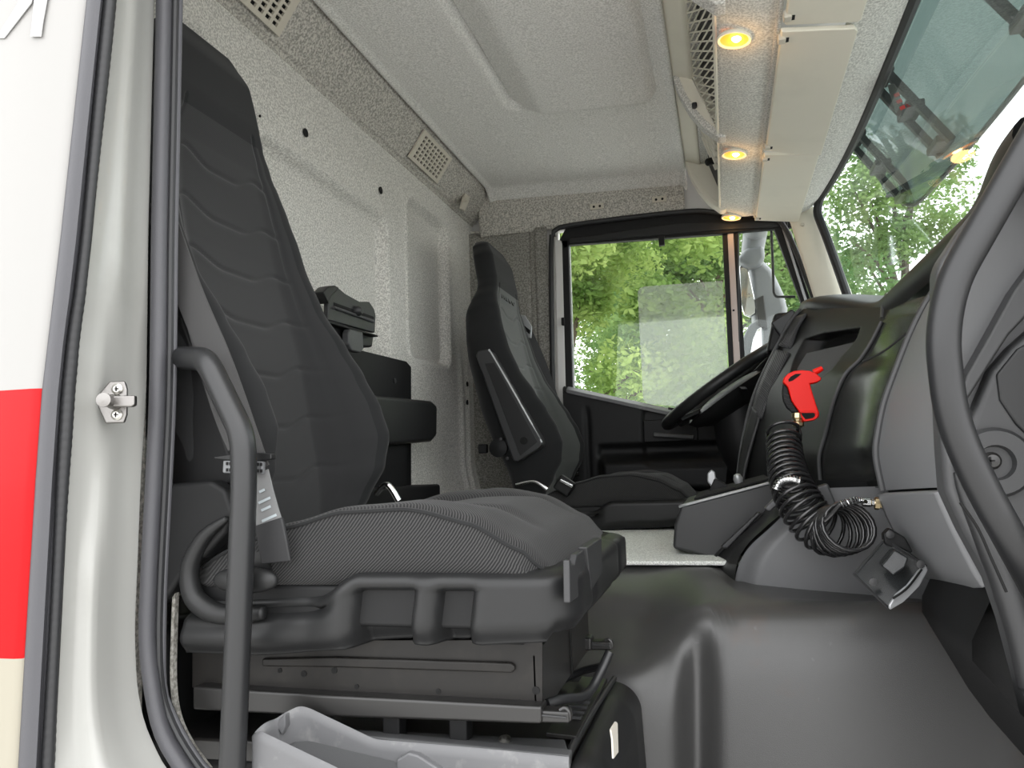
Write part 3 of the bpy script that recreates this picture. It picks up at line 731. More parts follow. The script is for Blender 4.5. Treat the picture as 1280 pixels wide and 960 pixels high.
# ---- fittings of the near seat
prism('recline_cover', [A(a, b, y=.872) for a, b in ((200, 606), (262, 600), (282, 612), (292, 640), (282, 668), (262, 688), (252, 700), (240, 700), (200, 760))], (0, .03, 0), M['blackd'], ps, bev=.008, seg=3)
prism('back_side_panel', [A(a, b, y=.909) for a, b in ((196, 380), (226, 396), (262, 496), (292, 585), (286, 606), (196, 612))], (0, .012, 0), M['blackd'], ps, bev=.004)  # added dark panel covering the near side of the backrest
tube('shell_rim', [A(a, b, y=.868) for a, b in ((284, 648), (256, 670), (238, 706), (240, 740), (254, 758), (280, 768), (330, 766))], [.004, .009, .012, .0135, .0135, .012, .008], M['black'], ps, n=40, seg=14, smooth='full')
kn = A(307, 725, y=.858); rows = []
for i in range(17):
    t = math.pi*i/16; rr = max(.001, math.sin(t))**.8
    rows.append([kn+V(-.0455*math.cos(t), rr*.013*math.cos(q), rr*.0165*math.sin(q)) for q in [2*math.pi*k/20 for k in range(20)]])
setp(loft('adjuster_knob', rows, M['black'], ps, cv=True, caps=True, smooth='full'), 'oval black adjuster knob')
# notch and clips in the front lip of the shell
prism('front_plate', [A(q, w, x=-.1755) for q, w in ((712, 700), (714, 699), (715, 706), (719, 705), (721, 693), (736, 683), (740, 734), (735, 738), (713, 754))], (-.008, 0, 0), M['charcoal'], ps, bev=.002)
prism('front_clip', [A(a, b, x=-.171) for a, b in ((734, 684), (752, 672), (753, 716), (740, 738))], (-.012, 0, 0), M['charcoal'], ps, bev=.002)
lathe('screw', [(.006, 0), (.006, .002), (.001, .003)], V(-.1935, .8835, 1.598), (.7, -.7, 0), M['zinc'], ps, seg=10)
tube('recline_lever', [A(470, 618, y=1.385), A(484, 606, y=1.385), A(498, 626, y=1.39)], .006, M['chrome'], ps, n=14, seg=8)
# ---- frame below the near seat
fr = empty('seat_carriage', V(-.45, 1.1, 1.385), 'black steel box frame with slide rails under the near seat', 'seat frame')
yb = .925
prism('side_plate', [A(a, b, y=yb) for a, b in ((240, 800), (560, 800), (678, 799), (678, 879), (396, 866), (240, 860))], (0, .004, 0), M['steelpanel'], fr, bev=.001)
prism('front_plate', [V(-.236, yb, 1.435), V(-.236, 1.285, 1.435), V(-.236, 1.285, 1.530), V(-.236, 1.25, 1.530), V(-.236, yb, 1.514)], (-.004, 0, 0), M['blacksteel'], fr, bev=.001)
box('plate_joint', V(-.2345, 1.13, 1.475), (.002, .003, .08), M['hole'], fr, bev=0)
prism('pressed_rib', [A(a, b, y=yb) for a, b in ((330, 822), (420, 820), (640, 827), (645, 831), (645, 837), (640, 840), (420, 833), (330, 832))], (0, -.006, 0), M['steelpanel'], fr, bev=.003)
for (px, py, r) in ((670, 863, .0047), (548, 864, .0032), (446, 858, .003), (418, 838, .004), (380, 842, .004), (350, 838, .003)):
    lathe('bolt_hole', [(.0005, 0), (r, 0), (r, .0012), (.0005, .0013)], A(px, py, y=yb), (0, -1, 0), M['hole'], fr, seg=14)
prism('plate_slot', [A(a, b, y=yb-.001) for a, b in ((630, 801), (655, 802), (655, 806), (630, 805))], (0, -.001, 0), M['hole'], fr, bev=0)
for yr in (.905, 1.25):
    o = V(0, yr-.905, 0)
    rl = prism('slide_rail', [q+o for q in (A(240, 858, y=.905), A(394, 868, y=.905), A(677, 883, y=.905), A(677, 906, y=.905), A(394, 896, y=.905), A(240, 888, y=.905))], (0, .03, 0), M['blacksteel'], fr, bev=.004)
    prism('rail_insert', [q+o for q in (A(674, 888, y=.91), A(711, 890, y=.91), A(712, 905, y=.91), A(674, 904, y=.91))], (0, .022, 0), M['blacksteel'], rl, bev=.003)
    prism('rail_lip', [q+o for q in (A(676, 893, y=.908), A(708, 896, y=.908), A(708, 899, y=.908), A(676, 896, y=.908))], (0, .004, 0), M['charcoal'], rl, bev=.001)
    tube('rail_catch', [q+o for q in (A(700, 888, y=.915), A(706, 884, y=.915), A(712, 890, y=.915), A(711, 900, y=.915))], .003, M['blacksteel'], rl, fil=.006, seg=8)
tube('slide_handle', [A(684, 880, y=.94), A(700, 874, y=.955), A(728, 872, y=.99), A(740, 862, y=1.01), A(752, 838, y=1.03), A(762, 815, y=1.04)], .0062, M['handle'], fr, fil=.03, seg=12)
tube('slide_handle_bar', [A(692, 856, y=1.235), A(728, 838, y=1.235), A(752, 833, y=1.2)], .006, M['handle'], fr, fil=.03, seg=10)
for yr in (.942, 1.262):
    for xr in (-.57, -.43, -.34): box('rail_foot', V(xr, yr, 1.413), (.024, .024, .066), M['blackd'], fr, bev=.003)
box('seat_support', V(-.45, 1.105, 1.535), (.40, .30, .05), M['blacksteel'], fr, bev=.003)
prism('cross_plate', [V(-.245, 1.0, 1.392), V(-.205, 1.0, 1.390), V(-.205, 1.26, 1.390), V(-.245, 1.26, 1.392)], (0, 0, .006), M['blacksteel'], fr, bev=.001)
boxes('floor_grate', [(V(-.222, 1.06+.022*k, 1.400), (.026, .010, .004)) for k in range(4)], M['charcoal'], fr)['kind'] = 'stuff'

# ---- lap and shoulder belt of the near seat
b1 = empty('seat_belt', A(330, 690, y=.88), 'grey lap belt with printed tag anchored beside the near seat', 'seat belt')
strap('webbing', [A(196, 250, y=.900), A(236, 366, y=.897), A(270, 448, y=.890), A(302, 540, y=.868), A(319, 590, y=.862)], .0215, .0012, M['belt'], b1, up=A(300, 445, y=.9)-A(250, 455, y=.9))
strap('webbing_lower', [A(230, 370, y=.900), A(268, 500, y=.892), A(292, 560, y=.878)], .008, .0012, M['belt'], b1, up=(1, 0, 0))
up = A(352, 618, y=.88)-A(314, 628, y=.88)
strap('tag', [A(320, 592, y=.862), A(328, 625, y=.861), A(337, 656, y=.860)], .0185, .001, M['tag'], b1, up=up, n=8)
for k, (a, b, w) in enumerate(((327, 612, .004), (330, 624, .009), (332, 634, .007), (336, 646, .011))):
    strap('tag_print', [A(a, b, y=.8585), A(a+1, b+3, y=.8585)], w, .0003, M['tagtext'], b1, up=up, n=2)
strap('belt_cuff', [A(336, 652, y=.860), A(341, 675, y=.860), A(346, 703, y=.864)], .0205, .003, M['beltd'], b1, up=up, n=8, bev=.002)
strap('anchor_strap', [A(322, 690, y=.874), A(330, 712, y=.8755), A(336, 730, y=.879)], .010, .002, M['black'], b1, up=(1, 0, 0), n=6)
sl = box('belt_slider', A(305, 584, y=.854), (.058, .008, .016), M['dullsilver'], b1, rot=Matrix.Rotation(math.radians(3), 3, 'Y'), bev=.002)
for dx in (-.026, -.021, .021, .026):
    boxes('slider_slot', [(A(305, 584, y=.8495)+V(dx*.95, 0, dz-dx*.05), (.003, .001, .004)) for dz in (-.004, .004)], M['hole'], sl)
prism('slider_wing', [A(a, b, y=.852) for a, b in ((266, 571), (286, 568), (320, 566), (339, 567), (339, 574), (322, 577), (288, 576), (268, 574))], (0, .012, 0), M['black'], b1, bev=.002)

# ---- fittings of the driver seat
ya = 2.345
ar = prism('armrest', [A(a, b, y=ya) for a, b in ((594, 444), (597, 438), (608, 436), (614, 440), (676, 548), (678, 556), (673, 561), (648, 577), (642, 577), (639, 571))], (0, .055, 0), M['charcoal'], ds, bev=.006, seg=3)
prism('armrest_panel', [A(a, b, y=ya-.001) for a, b in ((606, 454), (618, 453), (672, 552), (650, 570))], (0, .004, 0), M['black'], ar, bev=.0015)
tube('armrest_edge', [A(a, b, y=ya+.004) for a, b in ((611, 437), (628, 466), (652, 508), (677, 553))], .0035, M['silver'], ar, n=20, seg=8)
lathe('armrest_cap', [(.012, 0), (.012, .004), (.003, .005)], A(655, 551, y=ya), (0, -1, 0), M['hole'], ar, seg=16)
lathe('armrest_pivot', [(.03, 0), (.03, .05), (.012, .055)], A(628, 560, y=ya+.08), (0, -1, 0), M['blackd'], ds, seg=18)
for px, py in ((626, 549), (634, 573)): lathe('screw', [(.006, 0), (.006, .004), (.002, .005)], A(px, py, y=ya+.028), (0, -1, 0), M['charcoal'], ds, seg=10)
box('hinge_tab', A(604, 561, y=ya+.08), (.03, .02, .03), M['blackd'], ds, bev=.004)
tube('recline_lever', [A(645, 606, y=2.38), A(668, 602, y=2.38), A(684, 612, y=2.38)], .006, M['chrome'], ds, n=14, seg=8)
# embossed maker lettering on the head section
fc = bpy.data.curves.new('headrest_lettering', 'FONT'); fc.body = 'IVECO'; fc.size = .062; fc.extrude = .002; fc.align_x = 'CENTER'
tmp = bpy.data.objects.new('t', fc); C.objects.link(tmp); dg = bpy.context.evaluated_depsgraph_get()
me = bpy.data.meshes.new_from_object(tmp.evaluated_get(dg)); bpy.data.objects.remove(tmp)
tx = bpy.data.objects.new('headrest_lettering', me); C.objects.link(tx); me.materials.append(M['black'])
pz = DL(.004, 0, .70); zax = V(1, 0, .205).normalized(); xax = V(0, 1, 0); yax = zax.cross(xax)
mw = Matrix((xax, yax, zax)).transposed().to_4x4(); mw.translation = pz
me.transform(mw); attach(tx, ds)
b2 = empty('seat_belt', A(655, 400, y=2.93), 'black shoulder belt with silver guide beside the driver seat', 'seat belt')
g = prism('belt_guide', [A(a, b, y=2.885) for a, b in ((650, 393), (656, 394), (665, 408), (664, 423), (650, 420))], (0, .01, 0), M['silver'], b2, bev=.003)
prism('guide_slot', [A(a, b, y=2.884) for a, b in ((653, 405), (663, 413), (662, 418), (652, 409))], (0, -.001, 0), M['hole'], g, bev=0)
strap('webbing', [A(657, 412, y=2.89), A(670, 440, y=2.89), A(684, 476, y=2.89), A(697, 520, y=2.89)], .022, .0015, M['beltd'], b2, up=(1, .5, 0))
strap('webbing_return', [A(652, 412, y=2.90), A(656, 450, y=2.9), A(668, 490, y=2.9)], .022, .0015, M['beltd'], b2, up=(1, .6, 0))
bk = empty('belt_buckle', A(709, 606, y=2.42), 'belt buckle with pale top beside the driver cushion', 'buckle')
box('buckle_body', A(706, 607, y=2.371), (.055, .03, .05), M['blackd'], bk, rot=Matrix.Rotation(math.radians(35), 3, 'Y'), bev=.006)
box('buckle_top', A(708, 604, y=2.353), (.045, .012, .010), M['chrome'], bk, rot=Matrix.Rotation(math.radians(28), 3, 'Y'), bev=.003)
cb = [A(720+2*math.sin(k*1.3), 555+k*3.4, y=2.86) for k in range(15)]
setp(tube('coiled_cable', [A(718, 552, y=2.86)+V(.010*math.cos(k*.9), .010*math.sin(k*.9), -.0012*k) for k in range(110)], .0035, M['hose'], seg=6), 'thin coiled black cable behind the driver cushion', 'cable')
# ================================================================== dashboard and everything in front of the seats
def inpoly(x, y, P):
    r = False; n = len(P)
    for i in range(n):
        (x0, y0), (x1, y1) = P[i], P[(i+1) % n]
        if (y0 > y) != (y1 > y) and x < (x1-x0)*(y-y0)/(y1-y0)+x0: r = not r
    return r
def pres(pts, n):
    q = catmull([V(a, b, 0) for a, b in pts], n); return [(p.x, p.y) for p in q]
def face(name, cA, cB, yA, yB, m, parent, nu=30, nv=40, bulge=0, disp=None, **k):
    """skin between two edge curves that run top to bottom, each on its own plane across the cab"""
    a, b = pres(cA, nv+1), pres(cB, nv+1); rows = []
    for i in range(nu+1):
        t = i/nu; row = []
        for j in range(nv+1):
            px = a[j][0]+(b[j][0]-a[j][0])*t; py = a[j][1]+(b[j][1]-a[j][1])*t
            p = A(px, py, y=yA+(yB-yA)*t)
            p += V(-bulge*math.sin(math.pi*t), 0, 0)
            if disp: p += disp(px, py, t, j/nv)
            row.append(p)
        rows.append(row)
    return loft(name, rows, m, parent, smooth=k.pop('smooth', 'full'), **k)
M['ribbed'] = mat('ribbed_dark_trim', (.06, .06, .064), .5, weave=(230, 1.0, (.030, .030, .032), (.085, .085, .09)))
da = empty('dashboard', V(.3, 1.8, 1.5), 'black wrap around dashboard with centre fascia below the windscreen', 'dashboard')
C0 = [(1004, 386), (990, 404), (975, 432), (958, 466), (944, 500), (934, 540), (928, 575), (925, 606)]
C1 = [(1112, 384), (1104, 402), (1092, 426), (1077, 449), (1058, 469), (1044, 502), (1033, 545), (1026, 572), (1028, 606)]
C2 = [(1168, 366), (1155, 387), (1139, 420), (1122, 463), (1108, 502), (1100, 540), (1097.5, 570), (1106, 613)]
C3 = [(1225, 300), (1205, 360), (1195, 420), (1188, 480), (1182, 540), (1180, 575), (1180, 609)]
POCK = [(1005, 424), (1030, 416), (1076, 409), (1070, 425), (1052, 446), (1040, 462), (1018, 478), (1000, 486), (984, 478), (992, 450)]
def d1f(px, py, t, v):
    q = 1e9; n = len(POCK)
    for i in range(n):
        (x0, y0), (x1, y1) = POCK[i], POCK[(i+1) % n]
        s = max(0, min(1, ((px-x0)*(x1-x0)+(py-y0)*(y1-y0))/((x1-x0)**2+(y1-y0)**2)))
        q = min(q, math.hypot(px-x0-s*(x1-x0), py-y0-s*(y1-y0)))
    return V(.05*sm(0, 5, q) if inpoly(px, py, POCK) else 0, 0, 0)
face('centre_fascia', C0, C1, 2.25, 1.80, M['black'], da, nu=120, nv=140, disp=d1f, smooth='full')
face('pocket_floor', [(1002, 442), (990, 462), (984, 480), (982, 500)], [(1062, 428), (1055, 442), (1040, 462), (1020, 490)], 2.12, 1.95, M['slate'], da, nu=8, nv=8, disp=lambda a, b, t, v: V(.012, 0, 0))
# ribbed trims beside the wheel
face('ribbed_trim', [(999, 396), (985, 418), (978, 432)], [(1012, 392), (1000, 412), (993, 437)], 2.24, 2.19, M['ribbed'], da, nu=4, nv=8, disp=lambda a, b, t, v: V(-.008, 0, 0), solid=.006)
face('ribbed_trim', [(976, 437), (963, 462), (951, 492), (946, 512)], [(992, 441), (980, 466), (967, 500), (956, 524)], 2.24, 2.18, M['ribbed'], da, nu=4, nv=12, disp=lambda a, b, t, v: V(-.010, 0, 0), solid=.008)
face('lower_trim', [(946, 508), (937, 540), (930, 575), (927, 606)], [(957, 516), (948, 545), (938, 580), (933, 606)], 2.24, 2.19, M['charcoal'], da, nu=4, nv=12, disp=lambda a, b, t, v: V(-.010, 0, 0), solid=.008)
tube('fascia_edge', [A(a, b, y=2.25)+V(-.008, 0, 0) for a, b in C0], .005, M['slate'], da, n=40, seg=8)
# driver side hood and column area
face('driver_fascia', [(950, 452), (935, 480), (922, 520), (912, 560), (905, 625)], C0, 2.86, 2.25, M['blackd'], da, nu=20, nv=20, disp=lambda a, b, t, v: V(.10*math.sin(math.pi*t), 0, 0))
prism('instrument_hood', [A(a, b, y=2.265) for a, b in ((968, 391), (1003, 388), (994, 402), (985, 420), (968, 440), (958, 440))], (0, .06, 0), M['blackd'], da, bev=.01)
box('hood_grip', A(983, 404, y=2.262), (.07, .02, .05), M['rubber'], da, rot=Matrix.Rotation(math.radians(-30), 3, 'Y'), bev=.006)
box('dash_core', V(.52, 1.93, 1.80), (.16, 1.76, .46), M['blackd'], da, bev=.02)
# ridges and the satin panel between them
tube('fascia_ridge', [A(a, b, y=1.80)+V(-.004, -.002, 0) for a, b in C1[1:]], .0042, M['slate'], da, n=50, seg=8)
face('satin_panel', C1, C2, 1.80, 1.42, M['gloss'], da, nu=40, nv=50, disp=lambda a, b, t, v: V(.030*math.sin(math.pi*t)*sm(0, .35, v), 0, 0))
tube('crease', [A(a, b, y=1.6)+V(.005, 0, 0) for a, b in ((1150, 395), (1125, 420), (1100, 440), (1075, 452))], .0022, M['black'], da, n=20, seg=6)
tube('passenger_ridge', [A(a, b, y=1.42)+V(-.003, -.003, 0) for a, b in C2], .0062, M['slate'], da, n=50, seg=8)
face('passenger_panel', C2, C3, 1.42, 1.10, M['slate3'], da, nu=24, nv=40, bulge=.006)
low0 = [(1106, 616), (1117, 644), (1134, 677), (1153, 706), (1173, 721), (1190, 725)]
low1 = [(1181, 612), (1192, 636), (1203, 660), (1216, 686), (1230, 713), (1240, 729)]
face('passenger_lower_panel', low0, low1, 1.40, 1.10, M['slate3'], da, nu=24, nv=30, bulge=.006, solid=.012, off=1)
tube('lower_panel_edge', [A(a, b, y=1.40) for a, b in low0]+[A(1215, 727, y=1.2), A(1240, 729, y=1.10)], .005, M['charcoal'], da, n=40, seg=8)
face('glovebox_gap', [(1105, 610), (1106, 617)], [(1181, 605), (1182, 613)], 1.405, 1.105, M['hole'], da, nu=6, nv=2, disp=lambda a, b, t, v: V(.006, 0, 0))
# top pad along the glass
pad = []
for k in range(31):
    t = k/30; y = 2.30-1.42*t
    x = .365-.045*sm(.75, 1, t)-.125*sm(.28, 0, t); z = 2.085+.085*sm(.28, 0, t)
    pad.append([V(x-.004, y, z-.05), V(x-.018, y, z-.03), V(x-.016, y, z-.006), V(x, y, z+.004), V(x+.05, y, z+.008), V(x+.14, y, z+.0), V(x+.24, y, z-.03)])
loft('top_pad', pad, M['black'], da, smooth='full', sub=1)
jt = A(1112, 378, y=1.83)
prism('pad_joint', [jt+V(-.012, -.02, -.035), jt+V(-.012, -.005, -.035), jt+V(.0, .03, .012), jt+V(0, .015, .012)], (-.012, 0, 0), M['slate'], da, bev=.002)
# near end of the dashboard
YE = 1.02
pe = [(1172, 330), (1205, 280), (1240, 238), (1300, 225), (1400, 240), (1400, 1000), (1312, 1000), (1280, 862), (1258, 780), (1240, 728), (1205, 664), (1182, 614), (1178, 560), (1172, 440)]
prism('end_panel', [A(a, b, y=YE) for a, b in pe], (0, .05, 0), M['slate'], da, bev=.012, seg=3)
prism('end_panel_fold', [A(a, b, y=YE-.03) for a, b in ((1300, 318), (1268, 362), (1236, 420), (1208, 470), (1200, 500), (1206, 506), (1240, 452), (1262, 418), (1300, 378))], (0, .04, 0), M['charcoal'], da, bev=.008, seg=3)
prism('end_panel_lower', [A(a, b, y=YE-.02) for a, b in ((1300, 400), (1262, 434), (1238, 462), (1222, 500), (1208, 540), (1208, 600), (1240, 660), (1280, 720), (1330, 790), (1360, 600))], (0, .03, 0), M['charcoal'], da, bev=.01, seg=3)
prism('speaker_recess', [A(a, b, y=YE-.024) for a, b in ((1300, 420), (1272, 436), (1246, 468), (1250, 500), (1270, 530), (1300, 560))], (0, .008, 0), M['black'], da, bev=.003)
bs = lathe('mounting_boss', [(.040, 0), (.040, .012), (.036, .017), (.020, .017), (.018, .008), (.002, .008)], A(1240, 578, y=YE-.015), (0, -1, 0), M['charcoal'], da, seg=32)
sc = lathe('screw', [(.010, 0), (.010, .006), (.007, .010), (.001, .011)], A(1238, 576, y=YE-.022), (0, -1, 0), M['blacksteel'], bs, seg=18)
c = A(1238, 576, y=YE-.0355); boxes('screw_slot', [(c, (.009, .002, .0018)), (c, (.0018, .002, .009))], M['hole'], sc)
# slanted strip that carries the foot of the handle
tube('handle_strip', [A(a, b, y=1.012) for a, b in ((1196, 590), (1206, 618), (1226, 660), (1252, 718), (1276, 790), (1292, 860))], [.004, .010, .0145, .016, .016, .016], M['charcoal'], da, n=40, seg=14, smooth='full')
tube('strip_seam', [A(a, b, y=.977) for a, b in ((1200, 628), (1222, 660), (1240, 700), (1258, 740))], .0016, M['hole'], da, n=20, seg=6)
prism('lower_trim', [A(a, b, y=1.01) for a, b in ((1246, 742), (1278, 736), (1320, 820), (1330, 900), (1300, 900), (1272, 810))], (0, .03, 0), M['charcoal'], da, bev=.008)
# right hand grab handle
g2 = [V(.46, .85, 2.26), A(1330, 108, y=.80), A(1268, 215, y=.80), A(1190, 352, y=.80), A(1177, 420, y=.80), A(1188, 520, y=.805), A(1222, 600, y=.81), A(1300, 740, y=.83)]
setp(tube('grab_handle', g2, .0150, M['handle'], fil=.06, seg=20, smooth='full'), 'bent black grab handle in front of the dashboard end', 'grab handle')

wst = prism('windscreen_sticker', [A(a, b, x=.455) for a, b in ((1109, 106), (1118, 105), (1130, 134), (1124, 146), (1119, 140))], (.0006, 0, 0), M['tag'], bpy.data.objects['window_1'], bev=0)
for a, b in ((1117, 118), (1120, 126), (1124, 134)):
    prism('sticker_mark', [A(a, b, x=.4545), A(a+6, b-3, x=.4545), A(a+8, b+1, x=.4545), A(a+2, b+4, x=.4545)], (.0004, 0, 0), M['red'], bpy.data.objects['window_1'], bev=0)

# ------------------------------------------------------------------ steering wheel
wc = A(903, 482, y=2.63)
tilt = math.radians(33); wx = V(math.cos(tilt), 0, math.sin(tilt)); wy = V(0, 1, 0); wn = V(-math.sin(tilt), 0, math.cos(tilt))
sw = empty('steering_wheel', wc, 'black steering wheel with a painted silver glint on one spoke', 'steering wheel')
R_ = .222
rim = [wc+(wx*math.cos(a)+wy*math.sin(a))*R_ for a in [2*math.pi*k/64 for k in range(64)]]
tube('rim', rim, .019, M['black'], sw, closed=True, seg=14, smooth='full')
lathe('hub', [(.03, -.075), (.10, -.060), (.150, -.035), (.165, -.012), (.150, .0), (.08, .012), (.01, .016)], wc-wn*.03, wn, M['black'], sw, seg=28)
for a in (.55, 2.6, 3.7, 5.73):
    d = wx*math.cos(a)+wy*math.sin(a); t = wn.cross(d)
    prism('spoke', [wc-wn*.035+d*.07+t*.035, wc-wn*.012+d*.215+t*.022, wc-wn*.012+d*.215-t*.022, wc-wn*.035+d*.07-t*.035], -wn*.016, M['black'], sw, bev=.004)
    if a > 5: prism('spoke_glint', [wc-wn*.048+d*.15+t*.016, wc-wn*.030+d*.20+t*.012, wc-wn*.030+d*.20-t*.012, wc-wn*.048+d*.15-t*.016], wn*.006, M['silver'], sw, bev=.001)  # silver piece painting a reflection on the spoke edge
e0, e1 = wc-wn*.06, A(935, 560, y=2.63)
setp(tube('column_shroud', [e0, e0.lerp(e1, .3), e1, e1+V(.12, 0, -.14)], [.075, .085, .095, .10], M['blackd'], sw, n=16, seg=16, smooth='full'), 'dark steering column shroud')
prism('wiper_stalk', [wc-wn*.07+V(.02, -.06, 0), wc-wn*.05+V(.02, -.20, .02), wc-wn*.062+V(.02, -.20, .02), wc-wn*.085+V(.02, -.06, 0)], (.02, 0, 0), M['black'], sw, bev=.003)

# ------------------------------------------------------------------ lower console
co = empty('centre_console', V(.05, 1.8, 1.48), 'charcoal centre console between the seats and dashboard', 'console')
Yk = 1.80
prism('tray_box', [A(a, b, y=Yk) for a, b in ((851, 632), (980, 598), (1010, 600), (1010, 640), (960, 690), (940, 712), (888, 698), (841, 686), (843, 656))], (0, .34, 0), M['charcoal'], co, bev=.008, seg=3)
tube('tray_rim', [A(850, 633, y=Yk+.3), A(850, 633, y=Yk-.002), A(868, 628, y=Yk-.003), A(968, 602, y=Yk-.003)], .0035, M['silver'], co, fil=.02, seg=8)
prism('tray_well', [A(868, 626, y=Yk+.02)+V(0, 0, .002), A(962, 601, y=Yk+.02)+V(0, 0, .002), A(962, 601, y=Yk+.02)+V(0, .28, .002), A(868, 626, y=Yk+.02)+V(0, .28, .002)], (0, 0, .004), M['hole'], co, bev=0)
K2a = [(980, 606), (962, 632), (930, 662), (905, 682), (889, 699), (884, 715)]
K2b = [(1000, 612), (985, 634), (958, 658), (935, 680), (922, 702), (918, 728)]
def slot(px, py, t, v):
    return V(0, .03*sm(.10, .2, t)*(1-sm(.55, .65, t))*sm(.30, .36, v)*(1-sm(.86, .92, v)), 0)
face('slot_strip', K2a, K2b, 1.79, 1.60, M['black'], co, nu=30, nv=50, disp=slot)
prism('slot_pull', [A(a, b, y=1.715) for a, b in ((947, 640), (953, 641), (909, 687), (900, 684))], (0, .02, 0), M['charcoal'], co, bev=.004)
prism('slot_cap', [A(a, b, y=1.655) for a, b in ((977, 614), (984, 622), (962, 640), (955, 636))], (0, .03, 0), M['ledge'], co, bev=.004)
K3b = [(1190, 604), (1190, 640), (1190, 680), (1190, 720), (1190, 752)]
K3a = [(1004, 610), (988, 634), (962, 660), (938, 682), (924, 704), (918, 730)]
def roll(px, py, t, v): return V(0, -.030*sm(0, .10, t), 0)
face('side_panel', K3a, K3b, 1.61, 1.61, M['slate2'], co, nu=50, nv=30, disp=roll)
boxes('console_core', [(V(.29, 1.97, 1.48), (.26, .60, .24))], M['blackd'], co)
prism('upper_bracket', [A(a, b, y=1.562) for a, b in ((1018, 610), (1035, 604), (1046, 632), (1040, 648), (1026, 630))], (0, .03, 0), M['slate'], co, bev=.004)
face('under_dash', [(1020, 600), (1022, 615), (1030, 640)], [(1190, 606), (1190, 640), (1190, 690)], 1.70, 1.50, M['blackd'], co, nu=8, nv=6)
hb = empty('parking_brake', A(895, 606, y=2.0), 'parking brake lever with silver grip in the console tray', 'lever')
prism('lever_grip', [A(a, b, y=2.0) for a, b in ((884, 592), (889, 587), (894, 590), (895, 598), (910, 608), (903, 612), (890, 610), (884, 602))], (0, .025, 0), M['silver'], hb, bev=.004)
prism('lever_base', [A(a, b, y=1.99) for a, b in ((893, 598), (898, 600), (918, 612), (910, 618), (886, 614))], (0, .045, 0), M['blackd'], hb, bev=.003)
setp(lathe('console_switch', [(.010, 0), (.012, .012), (.008, .022), (.002, .024)], A(924, 604, y=1.98), (-.2, -.2, 1), M['silver'], seg=14), 'small silver knob on the console beside the fascia', 'knob')

# ------------------------------------------------------------------ engine cover mat, carpet, toe board
S(prism('floor_carpet', [V(-.62, 1.70, 1.512), V(.02, 1.70, 1.512), V(.02, 2.60, 1.512), V(-.62, 2.60, 1.512)], (0, 0, .010), M['carpet'], bev=.004), 'pale grey carpet on the engine tunnel')
mt_cols = []
def matcol(px):
    r = sm(790, 885, px)
    top = itp([(600, 699), (845, 699), (888, 701), (918, 726), (1000, 735), (1150, 748), (1320, 770)], px)
    ty = itp([(600, 1.78), (888, 1.78), (918, 1.60), (1320, 1.58)], px)
    Lc = [(top, ty), (712+.0*r, 1.70), (742, 1.56), (770, 1.50), (806, 1.435), (845, 1.395), (900, 1.38), (960, 1.372), (1040, 1.365), (1150, 1.36)]
    Rc = [(top, ty), (top+7, ty-.07), (top+13, ty-.13), (751, 1.425), (762, 1.396), (780, 1.374), (835, 1.346), (960, 1.330), (1040, 1.325), (1150, 1.32)]
    out = []
    for (a, b), (c, d) in zip(Lc, Rc):
        py = a+(c-a)*r; yy = b+(d-b)*r
        yy -= .068*(1-sm(785, 892, px))*sm(772, 850, py)
        yy += .034*math.exp(-((px-872)/17)**2)*sm(785, 850, py)
        yy += .02*sm(1000, 1250, px)*sm(760, 800, py)
        out.append(A(px, py, y=yy))
    return catmull(out, 60)
M['mat'] = mat('moulded_floor_mat', (.050, .0495, .049), .36, spec=.62, bump=(900, .35, .0008), wear=[(7, .60, .78, (.062, .046, .038)), (45, .70, .8, (.08, .08, .08))])
S(loft('floor_mat', [matcol(560+8*k) for k in range(98)], M['mat'], smooth='full'), 'dark grey moulded mat over the engine tunnel')
edge = [(1194, 640), (1182, 700), (1160, 748), (1160, 768), (1182, 806), (1214, 860), (1240, 895), (1284, 945), (1330, 1000)]
ea = [A(a, b, y=1.36) for a, b in edge]
S(loft('wall_front', [[p+V(-.004, .02, 0) for p in ea], [p+V(-.01, -(.15 if i < 4 else .28), .0) for i, p in enumerate(ea)], [p+V(-.015, -(.28 if i < 4 else .50), 0) for i, p in enumerate(ea)]], M['blackd'], smooth='full'), 'dark toe board under the dashboard')
S(boxes('wall_bulkhead', [(V(.62, 1.9, 1.55), (.04, 2.2, 1.2))], M['blackd']), 'dark front bulkhead')

# ------------------------------------------------------------------ plinth and entry tray by the near seat
pl = empty('seat_plinth', V(-.45, 1.1, 1.0), 'black moulded plinth carrying the near seat frame', 'plinth')
prism('plinth_top', [V(-.80, .93, 1.385), V(-.205, .955, 1.385), V(-.197, 1.275, 1.385), V(-.80, 1.275, 1.385)], (0, 0, -.03), M['blacksteel'], pl, bev=.004)
pr = []
for k in range(13):
    a = math.pi/2*k/12
    pr.append([V(-.20+.045*math.sin(a), y, 1.34+.045*math.cos(a)-.0) for y in (.90, 1.0, 1.1, 1.2, 1.285)])
pr.append([V(-.150, y, 1.2) for y in (.90, 1.0, 1.1, 1.2, 1.285)]); pr.append([V(-.145, y, .97) for y in (.90, 1.0, 1.1, 1.2, 1.285)])
loft('plinth_front', pr, M['black'], pl, smooth='full', solid=.02, off=1)
box('dark_filler', V(-.84, 1.115, 1.27), (.16, .40, .54), M['blackd'], pl, bev=.02)  # added dark box that hides the pale wall below the seat
tube('plinth_trim', [A(768, 848, z=1.388), A(738, 894, z=1.388), A(713, 938, z=1.388), A(706, 975, y=.945)], .0045, M['charcoal'], pl, n=24, seg=8)
box('plinth_body', V(-.50, 1.10, 1.165), (.62, .34, .39), M['blackd'], pl, bev=.01)
